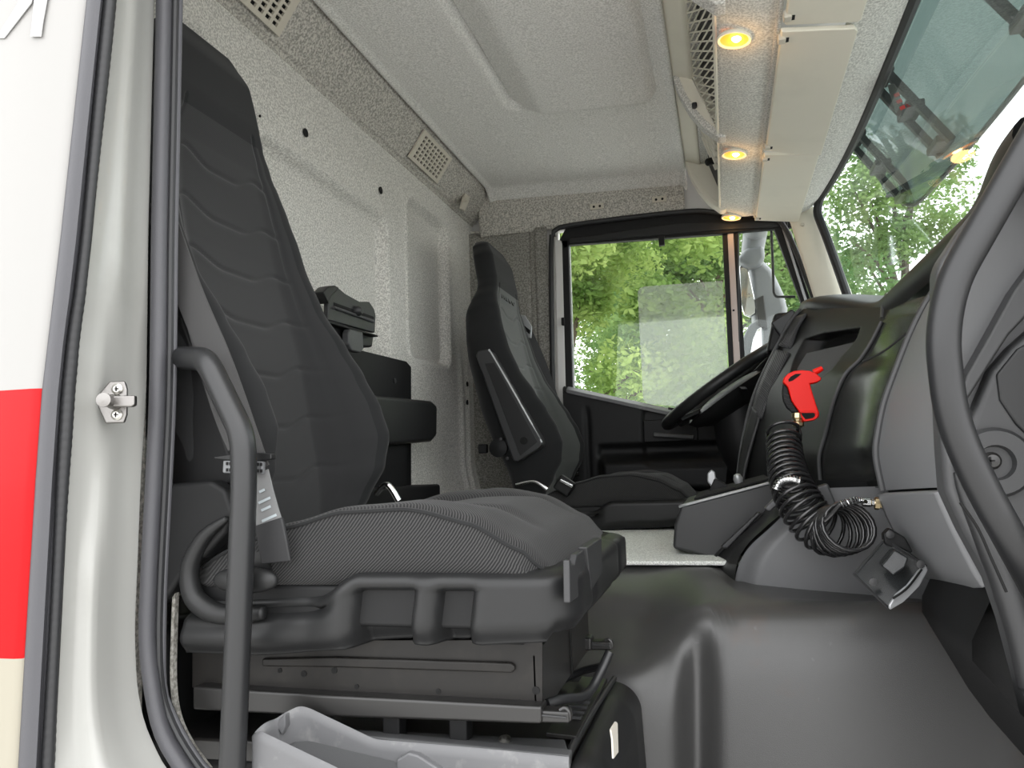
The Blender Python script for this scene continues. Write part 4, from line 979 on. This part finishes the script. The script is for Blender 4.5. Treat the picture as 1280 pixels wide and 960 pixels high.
setp(prism('torn_label', [A(a, b, x=-.1475) for a, b in ((762, 912), (768, 902), (770, 904), (771, 940), (765, 948), (764, 925))], (.002, 0, 0), M['paper'], pl, bev=0), 'torn beige paper label')
prism('side_cover', [A(a, b, y=.915) for a, b in ((336, 908), (470, 921), (712, 944), (706, 1010), (336, 1010))], (0, .02, 0), M['slate'], pl, bev=.003)
prism('side_shelf', [A(428, 911, y=.97), A(706, 924, y=.97), A(712, 944, y=.915), A(470, 922, y=.915)], (0, 0, -.01), M['slate'], pl, bev=.002)
lathe('screw', [(.008, 0), (.008, .002), (.004, .004), (.001, .003)], A(631, 925, y=.945), (0, -.3, 1), M['zinc'], pl, seg=14)

tr = empty('entry_tray', V(-.45, .87, 1.30), 'grey moulded storage tray beside the doorway', 'tray')
rimp = [A(a, b, y=yy) for a, b, yy in ((560, 1035, .80), (420, 962, .815), (322, 915, .835), (312, 920, .84), (330, 903, .855), (343, 899, .87), (352, 893, .878), (374, 882, .89), (388, 885, .895), (470, 924, .90), (600, 935, .90), (712, 946, .90))]
rp = fillet(rimp, .008, 4)
rows = []
for i, p in enumerate(rp):
    a = rp[max(0, i-1)]; b = rp[min(len(rp)-1, i+1)]; t = (b-a); t.z = 0; t.normalize(); nn = V(t.y, -t.x, 0)   # outwards on the left-turning rim
    rows.append([V(p.x, p.y, 1.24)-nn*.004*0, p+V(0, 0, -.012), p+V(0, 0, -.002), p+nn*.003+V(0, 0, .001), p+nn*.006+V(0, 0, -.002), p+nn*.006+V(0, 0, -.012), V(p.x, p.y, 1.24)+nn*.008])
loft('tray_wall', rows, M['ledge'], tr, smooth=True, ang=50)
prism('tray_floor', [A(340, 940, y=.86), A(372, 924, y=.885), A(388, 925, y=.892), A(500, 952, y=.895), A(640, 985, y=.895), A(560, 1050, y=.81), A(420, 985, y=.82)], (0, 0, -.01), M['slate'], tr, bev=.003)
prism('tray_rib', [A(a, b, y=.868) for a, b in ((343, 904), (356, 893), (357, 908), (352, 920))], (0, .012, 0), M['ledge'], tr, bev=.002)
prism('tray_divider', [A(a, b, y=.885) for a, b in ((495, 950), (510, 941), (522, 944), (556, 966), (556, 990), (495, 990))], (0, .012, 0), M['ledge'], tr, bev=.003)
# ================================================================== overhead console, lamps, visors
oc = empty('overhead_shelf', V(.05, 1.88, 2.60), 'grey felt overhead shelf with curved dividers above the windscreen', 'shelf')
def under(u, v):
    y = .86+2.02*u
    e = sm(2.70, 2.88, y)
    p = V(.030, y, 2.628).lerp(V(.152, y, 2.607), v); return p+V(0, 0, -.008*math.sin(math.pi*v))
grid('shelf_panel', under, 60, 12, M['felt_light'], oc, smooth='full', solid=.012, off=1)
# plate between headliner and shelf opening, inner back of the shelf
grid('back_plate', lambda u, v: V(-.088, .86+2.02*u, 2.826).lerp(V(-.030, .86+2.02*u, 2.800), v), 10, 4, M['beige'], oc, solid=.008, off=-1)
grid('shelf_back', lambda u, v: V(.13, .86+2.02*u, 2.83).lerp(V(.15, .86+2.02*u, 2.60), v), 4, 4, M['felt'], oc, solid=.01)
grid('shelf_roof', lambda u, v: V(-.03, .86+2.02*u, 2.80).lerp(V(.14, .86+2.02*u, 2.80), v), 4, 4, M['felt'], oc, solid=.01)
tube('opening_lip', [V(.028, .88, 2.630), V(.028, 2.84, 2.630)], .004, M['beige'], oc, seg=8)
for px, py in ((856, 43), (861, 94), (873, 195)):
    lathe('plate_screw', [(.007, 0), (.007, .002), (.001, .003)], A(px, py, z=2.812)+V(0, 0, .004), (-.3, 0, -1), M['hole'], oc, seg=12)
def fin(yc, th, nm, m1):
    out = [V(-.086, yc, 2.825), V(-.082, yc, 2.80), V(-.068, yc, 2.755), V(-.045, yc, 2.705), V(-.012, yc, 2.655), V(.030, yc, 2.617), V(.05, yc, 2.617), V(.05, yc, 2.83)]
    prism(nm, out, (0, th, 0), m1, oc, bev=.006, seg=3)
    inn = [V(-.070, yc, 2.822), V(-.066, yc, 2.80), V(-.054, yc, 2.762), V(-.032, yc, 2.715), V(0, yc, 2.668), V(.028, yc, 2.640), V(.028, yc, 2.82)]
    prism(nm+'_liner', [p+V(0, -.003, 0) for p in inn], (0, .004, 0), M['beige'], oc, bev=.001)
for yc in (1.475, 2.135): fin(yc, .05, 'shelf_divider', M['felt'])
fin(2.80, .06, 'shelf_end', M['beige'])
# lattice net in front of the near compartment
NA, NB_ = V(-.030, 0, 2.797), V(.026, 0, 2.634)
def netp(y, t): p = NA.lerp(NB_, t); return V(p.x, y, p.z)
vs, fs = [], []
def bar(a, b, r=.0022):
    rows = sweep([a, b], r, 5); v, f = loftmesh(rows, cv=True, caps=True); o = len(vs)
    vs.extend(v); fs.extend([tuple(q+o for q in w) for w in f])
st_ = .045
for k in range(0, 26):
    for sg in (1, -1):
        y0 = 1.53+k*st_; y1 = y0+(-.46 if sg > 0 else -.29)
        a, b = 0.0, 1.0
        lo, hi = 1.53, 2.125
        ts = [t/40 for t in range(41) if lo <= y0+(y1-y0)*t/40 <= hi]
        if len(ts) > 1: bar(netp(y0+(y1-y0)*ts[0], ts[0]), netp(y0+(y1-y0)*ts[-1], ts[-1]))
nn = mk('lattice_net', vs, fs, M['beige'], oc, smooth=True); nn['kind'] = 'stuff'
prism('net_shade_plate', [netp(1.53, 0)+V(.02, 0, .004), netp(2.125, 0)+V(.02, 0, .004), netp(2.125, 1)+V(.02, 0, .004), netp(1.53, 1)+V(.02, 0, .004)], (.004, 0, 0), M['charcoal'], oc, bev=0)  # added dark plate, paints the shade inside the closed compartment
tube('net_frame', [netp(1.53, 0), netp(2.125, 0), netp(2.125, 1), netp(1.53, 1)], .0035, M['beige'], oc, closed=True, seg=6)
box('latch_block', V(-.030, 2.128, 2.715), (.014, .02, .014), M['charcoal'], oc, bev=.004)
# radio and slats of the far compartment
for k in range(6): box('vent_slat', netp(2.24+.055*k, .45)+V(.01, 0, 0), (.015, .012, .12), M['beige'], oc, rot=Matrix.Rotation(math.radians(-18), 3, 'Y'), bev=.002)
box('radio_unit', V(.03, 2.52, 2.71), (.03, .42, .13), M['blackd'], oc, rot=Matrix.Rotation(math.radians(-18), 3, 'Y'), bev=.006)
lathe('radio_knob', [(.012, 0), (.012, .02), (.008, .024), (.001, .025)], A(894, 212, x=-.01) if False else V(.012, 2.50, 2.69), (-1, -.3, -.3), M['blackd'], oc, seg=14)

# lamps
M['lampglow'] = mat('warm_lamp_lens', (.8, .35, .05), .3, emit=((1.0, .235, .022), .95))
M['lampbulb'] = mat('warm_lamp_bulb', (1, .8, .4), .3, emit=((1.0, .75, .35), 9))
for i, (px, py, zz) in enumerate(((918, 48, 2.610), (918, 192, 2.610), (914, 271, 2.612))):
    c = A(px, py, z=zz); nrm = V(.12, 0, 1)
    t = empty('reading_lamp', c, ('round amber reading lamp in the overhead shelf beside the lattice net', 'round amber reading lamp in the overhead shelf under the curved divider', 'round amber reading lamp at the shelf end above the driver door')[i], 'lamp', 'amber reading lamps')
    lathe('lamp_ring', [(.033, .004), (.036, -.002), (.034, -.006), (.029, -.004), (.029, .004)], c, nrm, M['beige'], t, seg=28)
    lathe('lamp_lens', [(.029, .004), (.029, -.003), (.020, -.006), (.002, -.007)], c, nrm, M['lampglow'], t, seg=24)
    lathe('lamp_bulb', [(.010, .002), (.010, -.006), (.006, -.010), (.001, -.011)], c+V(.004, -.010, -.002), nrm, M['lampbulb'], t, seg=16)
    ld = bpy.data.lights.new('lamp_light', 'POINT'); ld.energy = .10; ld.color = (1, .55, .18); ld.shadow_soft_size = .02
    lo = bpy.data.objects.new('lamp_light', ld); C.objects.link(lo); lo.location = c+V(0, 0, -.03)

# sun flaps
for i, (y0, y1, sag) in enumerate(((.92, 1.555, 0), (1.578, 2.222, .014), (2.250, 2.90, .002))):
    cx = (.16, .155, .152)[i]
    t = empty('sun_flap', V(.23, (y0+y1)/2, 2.60), ('beige sun flap above the passenger side windscreen', 'beige sun flap in the middle of the windscreen with a sagging corner', 'beige sun flap above the driver side windscreen')[i], 'sun flap', 'sun flaps above the windscreen')
    prism('flap_board', [V(cx, y0, 2.603), V(cx, y1, 2.603), V(.292, y1, 2.584-sag), V(.298, y1-.01, 2.582-sag), V(.298, y0+.01, 2.582), V(.292, y0, 2.584)], (.002, 0, -.011), M['beige'], t, bev=.003)
    tube('flap_hem', [V(.296, y0+.015, 2.576), V(.296, y1-.015, 2.576-sag)], .0035, M['ivory'], t, seg=8)
    for yy in (y0+.03, y1-.03):
        box('hinge_clip', V(cx+.004, yy, 2.594), (.016, .022, .016), M['ivory'], t, bev=.003)
        box('hinge_slot', V(cx+.014, yy, 2.5905), (.007, .016, .004), M['hole'], t, bev=0)

# ================================================================== rear wall fittings
bn = V(.144, 0, -.101).normalized()            # along the band (downwards is -)
def bandp(y, v): p = band_fn((y-YN+.02)/(YF-YN+.04), v); return p
def vent(y0, y1, label, nx, nz):
    ax = V(.101, 0, .143).normalized(); nr = V(.143, 0, -.101).normalized()
    c = V(-.985, 0, 2.725).lerp(V(-.884, 0, 2.868), .52)+nr*.011
    hh = .052; yc = (y0+y1)/2; hw = (y1-y0)/2
    t = empty('wall_vent', c+V(0, yc, 0), label, 'vent', 'vents in the band above the rear wall')
    P = lambda s, q, d=0: c+V(0, yc+s*hw, 0)+ax*q*hh+nr*d
    vs, fs = [], []
    def quad(s0, s1, q0, q1):
        o = len(vs); vs.extend([P(s0, q0), P(s1, q0), P(s1, q1), P(s0, q1), P(s0, q0, .007), P(s1, q0, .007), P(s1, q1, .007), P(s0, q1, .007)])
        fs.extend([(o+3, o+2, o+1, o), (o+4, o+5, o+6, o+7), (o, o+1, o+5, o+4), (o+1, o+2, o+6, o+5), (o+2, o+3, o+7, o+6), (o+3, o, o+4, o+7)])
    sx = [-.86+1.72*k/nx for k in range(nx+1)]; sz = [-.82+1.64*k/nz for k in range(nz+1)]
    g = .040; gz = .055
    edges_s = [-1]+[v for s in sx for v in (s-g, s+g)]+[1]
    xs, zs = [-1], [-1]
    # solid grid with open cells
    cs = [(-1, sx[0]+g)]+[(s-g, s+g) for s in sx[1:-1]]+[(sx[-1]-g, 1)]
    cz = [(-1, sz[0]+gz)]+[(s-gz, s+gz) for s in sz[1:-1]]+[(sz[-1]-gz, 1)]
    for a, b in cs: quad(a, b, -1, 1)
    for (a0, a1), (b0, b1) in zip(cs, cs[1:]):
        for a, b in cz: quad(a1, b0, a, b)
    mk('vent_grille', vs, fs, M['ivory'], t, smooth=False, bev=.0008)
    prism('vent_backing', [P(-.97, -.97, -.004), P(.97, -.97, -.004), P(.97, .97, -.004), P(-.97, .97, -.004)], nr*.003, M['hole'], t, bev=0)
vent(1.245, 1.505, 'ivory grille vent above the rear wall behind the near seat', 8, 6)
vent(2.265, 2.525, 'ivory grille vent above the rear wall behind the driver seat', 8, 6)
hk = empty('coat_hook', A(580, 250, x=-.92), 'small ivory coat hook in the corner above the rear wall', 'hook')
prism('hook_plate', [A(a, b, x=-.925) for a, b in ((581, 237), (587, 241), (584, 252), (579, 264), (574, 261), (577, 248))], (.008, 0, 0), M['ivory'], hk, bev=.002)
box('hook_tongue', A(581, 250, x=-.91), (.02, .012, .014), M['ivory'], hk, bev=.003)
for i, (px, py) in enumerate(((746, 258), (824, 249))):
    t = setp(box('trim_clip', A(px, py, y=2.946), (.055, .006, .024), M['ivory'], bev=.002), ('small two hole ivory clip in the felt band above the side window', 'small two hole ivory clip in the felt band next to the overhead shelf')[i], 'clip', 'clips above the driver door')
    for s in (-1, 1): lathe('clip_hole', [(.0005, 0), (.005, 0), (.005, .001), (.0005, .0015)], A(px, py, y=2.942)+V(.012*s, 0, 0), (0, -1, 0), M['hole'], t, seg=10)

# storage holder behind the seats
XW = -.955
ho = empty('wall_holder', A(470, 540, x=XW), 'black plastic holder and bin fixed to the felt rear wall', 'holder')
prism('back_board', [A(a, b, x=XW) for a, b in ((380, 404), (424, 424), (430, 434), (504, 452), (510, 459), (510, 612), (380, 612))], (.012, 0, 0), M['blackd'], ho, bev=.003)
lathe('screw', [(.008, 0), (.008, .003), (.001, .004)], A(493, 476, x=XW+.012), (1, 0, 0), M['charcoal'], ho, seg=12)
bin_o = [A(a, b, x=-.87) for a, b in ((440, 488), (473, 494), (541, 501), (547.5, 507), (547, 545), (541, 552), (486, 557), (440, 560))]
prism('bin', bin_o, (-.09, 0, 0), M['black'], ho, bev=.012, seg=3)
prism('lower_stem', [A(a, b, x=-.90) for a, b in ((450, 552), (509, 550), (508, 610), (450, 610))], (-.05, 0, 0), M['blackd'], ho, bev=.004)
prism('foot_block', [A(a, b, x=-.86) for a, b in ((440, 605), (478, 610), (551, 605), (551, 650), (440, 650))], (-.10, 0, 0), M['blackd'], ho, bev=.008)
hd = prism('bracket_plate', [A(a, b, x=-.90) for a, b in ((411, 372), (412, 362), (419, 358), (425, 361), (432, 367), (450, 377), (462, 377), (468, 386), (470, 394), (469, 416), (410, 400))], (-.014, 0, 0), M['charcoal'], ho, bev=.003)
prism('bracket_ear', [A(a, b, x=-.897) for a, b in ((404, 365), (411, 358), (419, 356.5), (425, 360), (414, 371), (411, 380))], (-.03, 0, 0), M['black'], hd, bev=.003)
prism('bracket_groove', [A(a, b, x=-.8995) for a, b in ((417, 378), (467, 396), (467, 399), (417, 382))], (.001, 0, 0), M['hole'], hd, bev=0)
tube('bracket_bar', [A(417, 384, x=-.897), A(467, 402, x=-.897)], .004, M['slate'], hd, seg=8)
lathe('bracket_knob', [(.014, 0), (.013, .012), (.008, .018), (.001, .019)], A(444.5, 389, x=-.90), (1, 0, 0), M['charcoal'], hd, seg=16)
prism('bracket_lip', [A(a, b, x=-.893) for a, b in ((408, 399), (472, 419), (473, 421), (408, 403))], (-.03, 0, 0), M['blackd'], hd, bev=.001)
prism('bracket_body', [A(a, b, x=-.915) for a, b in ((409, 400), (468, 418), (466, 434), (430, 432), (412, 414))], (-.05, 0, 0), M['black'], ho, bev=.006)
prism('bracket_clip', [A(a, b, x=-.888) for a, b in ((438, 411), (454, 415), (455, 436), (451, 441), (440, 438), (436, 430), (436, 416))], (-.02, 0, 0), M['slate'], ho, bev=.004)
prism('light_rim', [A(a, b, x=-.90) for a, b in ((417, 421), (427, 425), (432, 437), (436, 452))], (-.02, 0, 0), M['ledge'], ho, bev=.002)

# ================================================================== air gun, hose, flap
yg = 1.70
ag = empty('air_gun', A(1003, 500, y=yg), 'red plastic air blow gun hung on the dashboard', 'air gun')
def pg(l, y): return [A(a, b, y=y) for a, b in l]
def z7(l): return [(960+x/10.667, 440+y/10.667) for x, y in l]
body = z7([(200, 400), (215, 340), (270, 285), (350, 250), (450, 240), (560, 250), (640, 285), (715, 345), (705, 380), (640, 410), (560, 425), (600, 560), (650, 720), (685, 810), (680, 870), (620, 910), (480, 930), (440, 860), (420, 800), (360, 720), (310, 640), (285, 540), (265, 470), (230, 430)])
prism('gun_body', pg(body, yg), (0, .030, 0), M['red'], ag, bev=.007, seg=3)
prism('hook_opening', pg(z7([(270, 370), (300, 330), (370, 292), (445, 290), (400, 330), (330, 380), (280, 395)]), yg-.0012), (0, .001, 0), M['hole'], ag, bev=0)
prism('grip_opening', pg(z7([(440, 815), (620, 812), (628, 850), (600, 880), (500, 895), (460, 850)]), yg-.0012), (0, .001, 0), M['hole'], ag, bev=0)
tube('grip_rim', pg(z7([(430, 800), (630, 800), (660, 850), (620, 895), (480, 915)]), yg-.001), .0022, M['red'], ag, fil=.006, seg=6)
tube('nozzle', pg(z7([(610, 275), (660, 250), (725, 215)]), yg+.014), [.0068, .0066, .0050], M['red'], ag, seg=12)
tr_ = prism('trigger', pg(z7([(200, 420), (260, 470), (285, 560), (310, 650), (370, 740), (420, 805), (330, 815), (250, 740), (205, 660), (190, 560)]), yg+.006), (0, .018, 0), M['blackd'], ag, bev=.003)
for a, b, c_, d in ((215, 560, 280, 585), (218, 620, 300, 640), (240, 680, 320, 690), (270, 740, 350, 735), (300, 790, 380, 780)):
    tube('trigger_rib', pg(z7([(a, b), (c_, d)]), yg+.005), .0012, M['charcoal'], tr_, seg=5)
lathe('brass_collar', [(.010, -.006), (.0135, -.004), (.0135, .006), (.010, .008), (.0095, .013), (.012, .015), (.012, .022), (.005, .026)], A(998, 519, y=yg+.014), (-.08, 0, -1), M['brass'], ag, seg=10)

hs = empty('coiled_air_hose', A(1030, 660, y=1.5), 'coiled glossy black air hose hanging between gun and brass coupling', 'hose')
yh = 1.50
path = [(979, 538), (980, 556), (982, 575), (986, 595), (993, 615), (1004, 636), (1019, 655), (1036, 664), (1052, 662), (1062, 658)]
ctr = catmull([A(a, b, y=(1.685, 1.655, 1.61, 1.565, 1.53, 1.507, 1.495, 1.48, 1.45, 1.41)[i]) for i, (a, b) in enumerate(path)], 1200)
NT = 25
def coil_pts(phi):
    out = []
    for i, p in enumerate(ctr):
        t = i/1199
        tg = (ctr[min(i+1, 1199)]-ctr[max(i-1, 0)]).normalized()
        u = V(0, 1, 0); u = (u-tg*u.dot(tg)).normalized(); w = tg.cross(u)
        r = .032+.010*sm(.15, .85, t); a = 2*math.pi*NT*(t**1.25)+phi
        out.append(p+(u*math.cos(a)*.9+w*math.sin(a))*r)
    return out
def end_gap(phi):
    e = coil_pts(phi)[-1]; return (e-A(1041, 652, y=e.y)).length
hel = coil_pts(min([k*math.pi/12 for k in range(24)], key=end_gap))
coil = tube('coil', hel[::2], .0038, M['hose'], hs, seg=8, smooth='full')
st0 = hel[0]
tube('hose_lead', [A(998, 533, y=yg+.014), A(1001, 545, y=yg), A(997, 545, y=yh+.20), st0], .0034, M['hose'], hs, n=16, seg=8)
ge = hel[-1]
tail = catmull([ge, ge.lerp(A(1043, 640, y=yh-.10), .6), A(1052, 630, y=yh-.10), A(1070, 625.5, y=yh-.10), A(1085, 628, y=yh-.072)], 60)
tube('hose_tail', tail, .0033, M['hose'], hs, seg=8)
sp = []
tl = catmull([A(1051, 631, y=yh-.10), A(1070, 625.5, y=yh-.10), A(1080, 626.5, y=yh-.08)], 160)
for i, p in enumerate(tl):
    tg = (tl[min(i+1, 159)]-tl[max(i-1, 0)]).normalized(); u = V(0, 1, 0); w = tg.cross(u); a = 2*math.pi*10*i/159
    sp.append(p+(u*math.cos(a)+w*math.sin(a))*.0062)
tube('spring_guard', sp, .0013, M['chrome'], hs, seg=6)
sp2 = []
tl = catmull([A(970, 612, y=yh-.0), A(976, 602, y=yh-.0), A(988, 599, y=yh-.0), A(1000, 602, y=yh-.0)], 160)
for i, p in enumerate(tl):
    tg = (tl[min(i+1, 159)]-tl[max(i-1, 0)]).normalized(); u = V(0, 1, 0); w = tg.cross(u); a = 2*math.pi*11*i/159
    sp2.append(p+(u*math.cos(a)+w*math.sin(a))*.0068)
tube('spring_guard', sp2, .0014, M['chrome'], hs, seg=6)
tube('hose_under_guard', tl, .0046, M['chrome'], hs, seg=8)
cp = A(1083, 628, y=yh-.072)
lathe('ferrule', [(.004, -.008), (.0075, -.006), (.0075, .006), (.006, .008), (.006, .016)], cp, (1, 0, -.08), M['chrome'], hs, seg=14)
lathe('brass_coupling', [(.007, .012), (.0105, .013), (.0105, .020), (.008, .021), (.008, .026), (.011, .027), (.011, .040), (.007, .042)], cp, (1, 0, -.12), M['brass'], hs, seg=8)

yfp = 1.27
fl = empty('fuse_flap', A(1112, 712, y=yfp), 'smoked clear plastic flap hanging open under the dashboard', 'flap')
prism('flap_plate', [A(1068, 718, y=yfp+.02), A(1086, 697, y=yfp+.03), A(1106, 674, y=yfp+.04), A(1136, 690, y=yfp+.02), A(1156, 706, y=yfp), A(1134, 742, y=yfp-.02), A(1110, 758, y=yfp-.02)], (.002, .003, 0), M['smoke'], fl, bev=.001)
tube('flap_frame', [A(1068, 718, y=yfp+.02), A(1106, 674, y=yfp+.04), A(1157, 707, y=yfp), A(1110, 760, y=yfp-.02)], .0028, M['charcoal'], fl, closed=True, seg=6)
bl = [A(1097, 704, y=yfp), A(1113, 684, y=yfp+.01), A(1131, 694, y=yfp), A(1127, 706, y=yfp-.004), A(1112, 716, y=yfp-.006)]
prism('flap_block', bl, (0, -.028, 0), M['smoke'], fl, bev=.003)
prism('flap_lens', [A(1118, 742, y=yfp-.024), A(1132, 731, y=yfp-.02), A(1146, 713, y=yfp-.01), A(1155, 704, y=yfp), A(1159, 712, y=yfp), A(1148, 732, y=yfp-.016), A(1128, 752, y=yfp-.024), A(1111, 762, y=yfp-.026), A(1109, 756, y=yfp-.026)], (0, -.008, 0), M['silver'], fl, bev=.003)
tube('lens_line', [A(1116, 748, y=yfp-.035), A(1134, 735, y=yfp-.03), A(1152, 712, y=yfp-.012)], .0018, M['blackd'], fl, n=12, seg=6)
for px, py in ((1091, 727), (1150, 705)): lathe('flap_screw', [(.006, 0), (.006, .004), (.001, .005)], A(px, py, y=yfp-.012), (0, -1, 0), M['charcoal'], fl, seg=10)
prism('flap_hinge', [A(a, b, y=yfp+.03) for a, b in ((1104, 668), (1112, 660), (1132, 672), (1142, 690), (1132, 694), (1106, 680))], (0, .02, 0), M['blackd'], fl, bev=.003)
lathe('hinge_screw', [(.006, 0), (.006, .004), (.001, .005)], A(1112, 668, y=yfp+.029), (0, -1, 0), M['charcoal'], fl, seg=10)
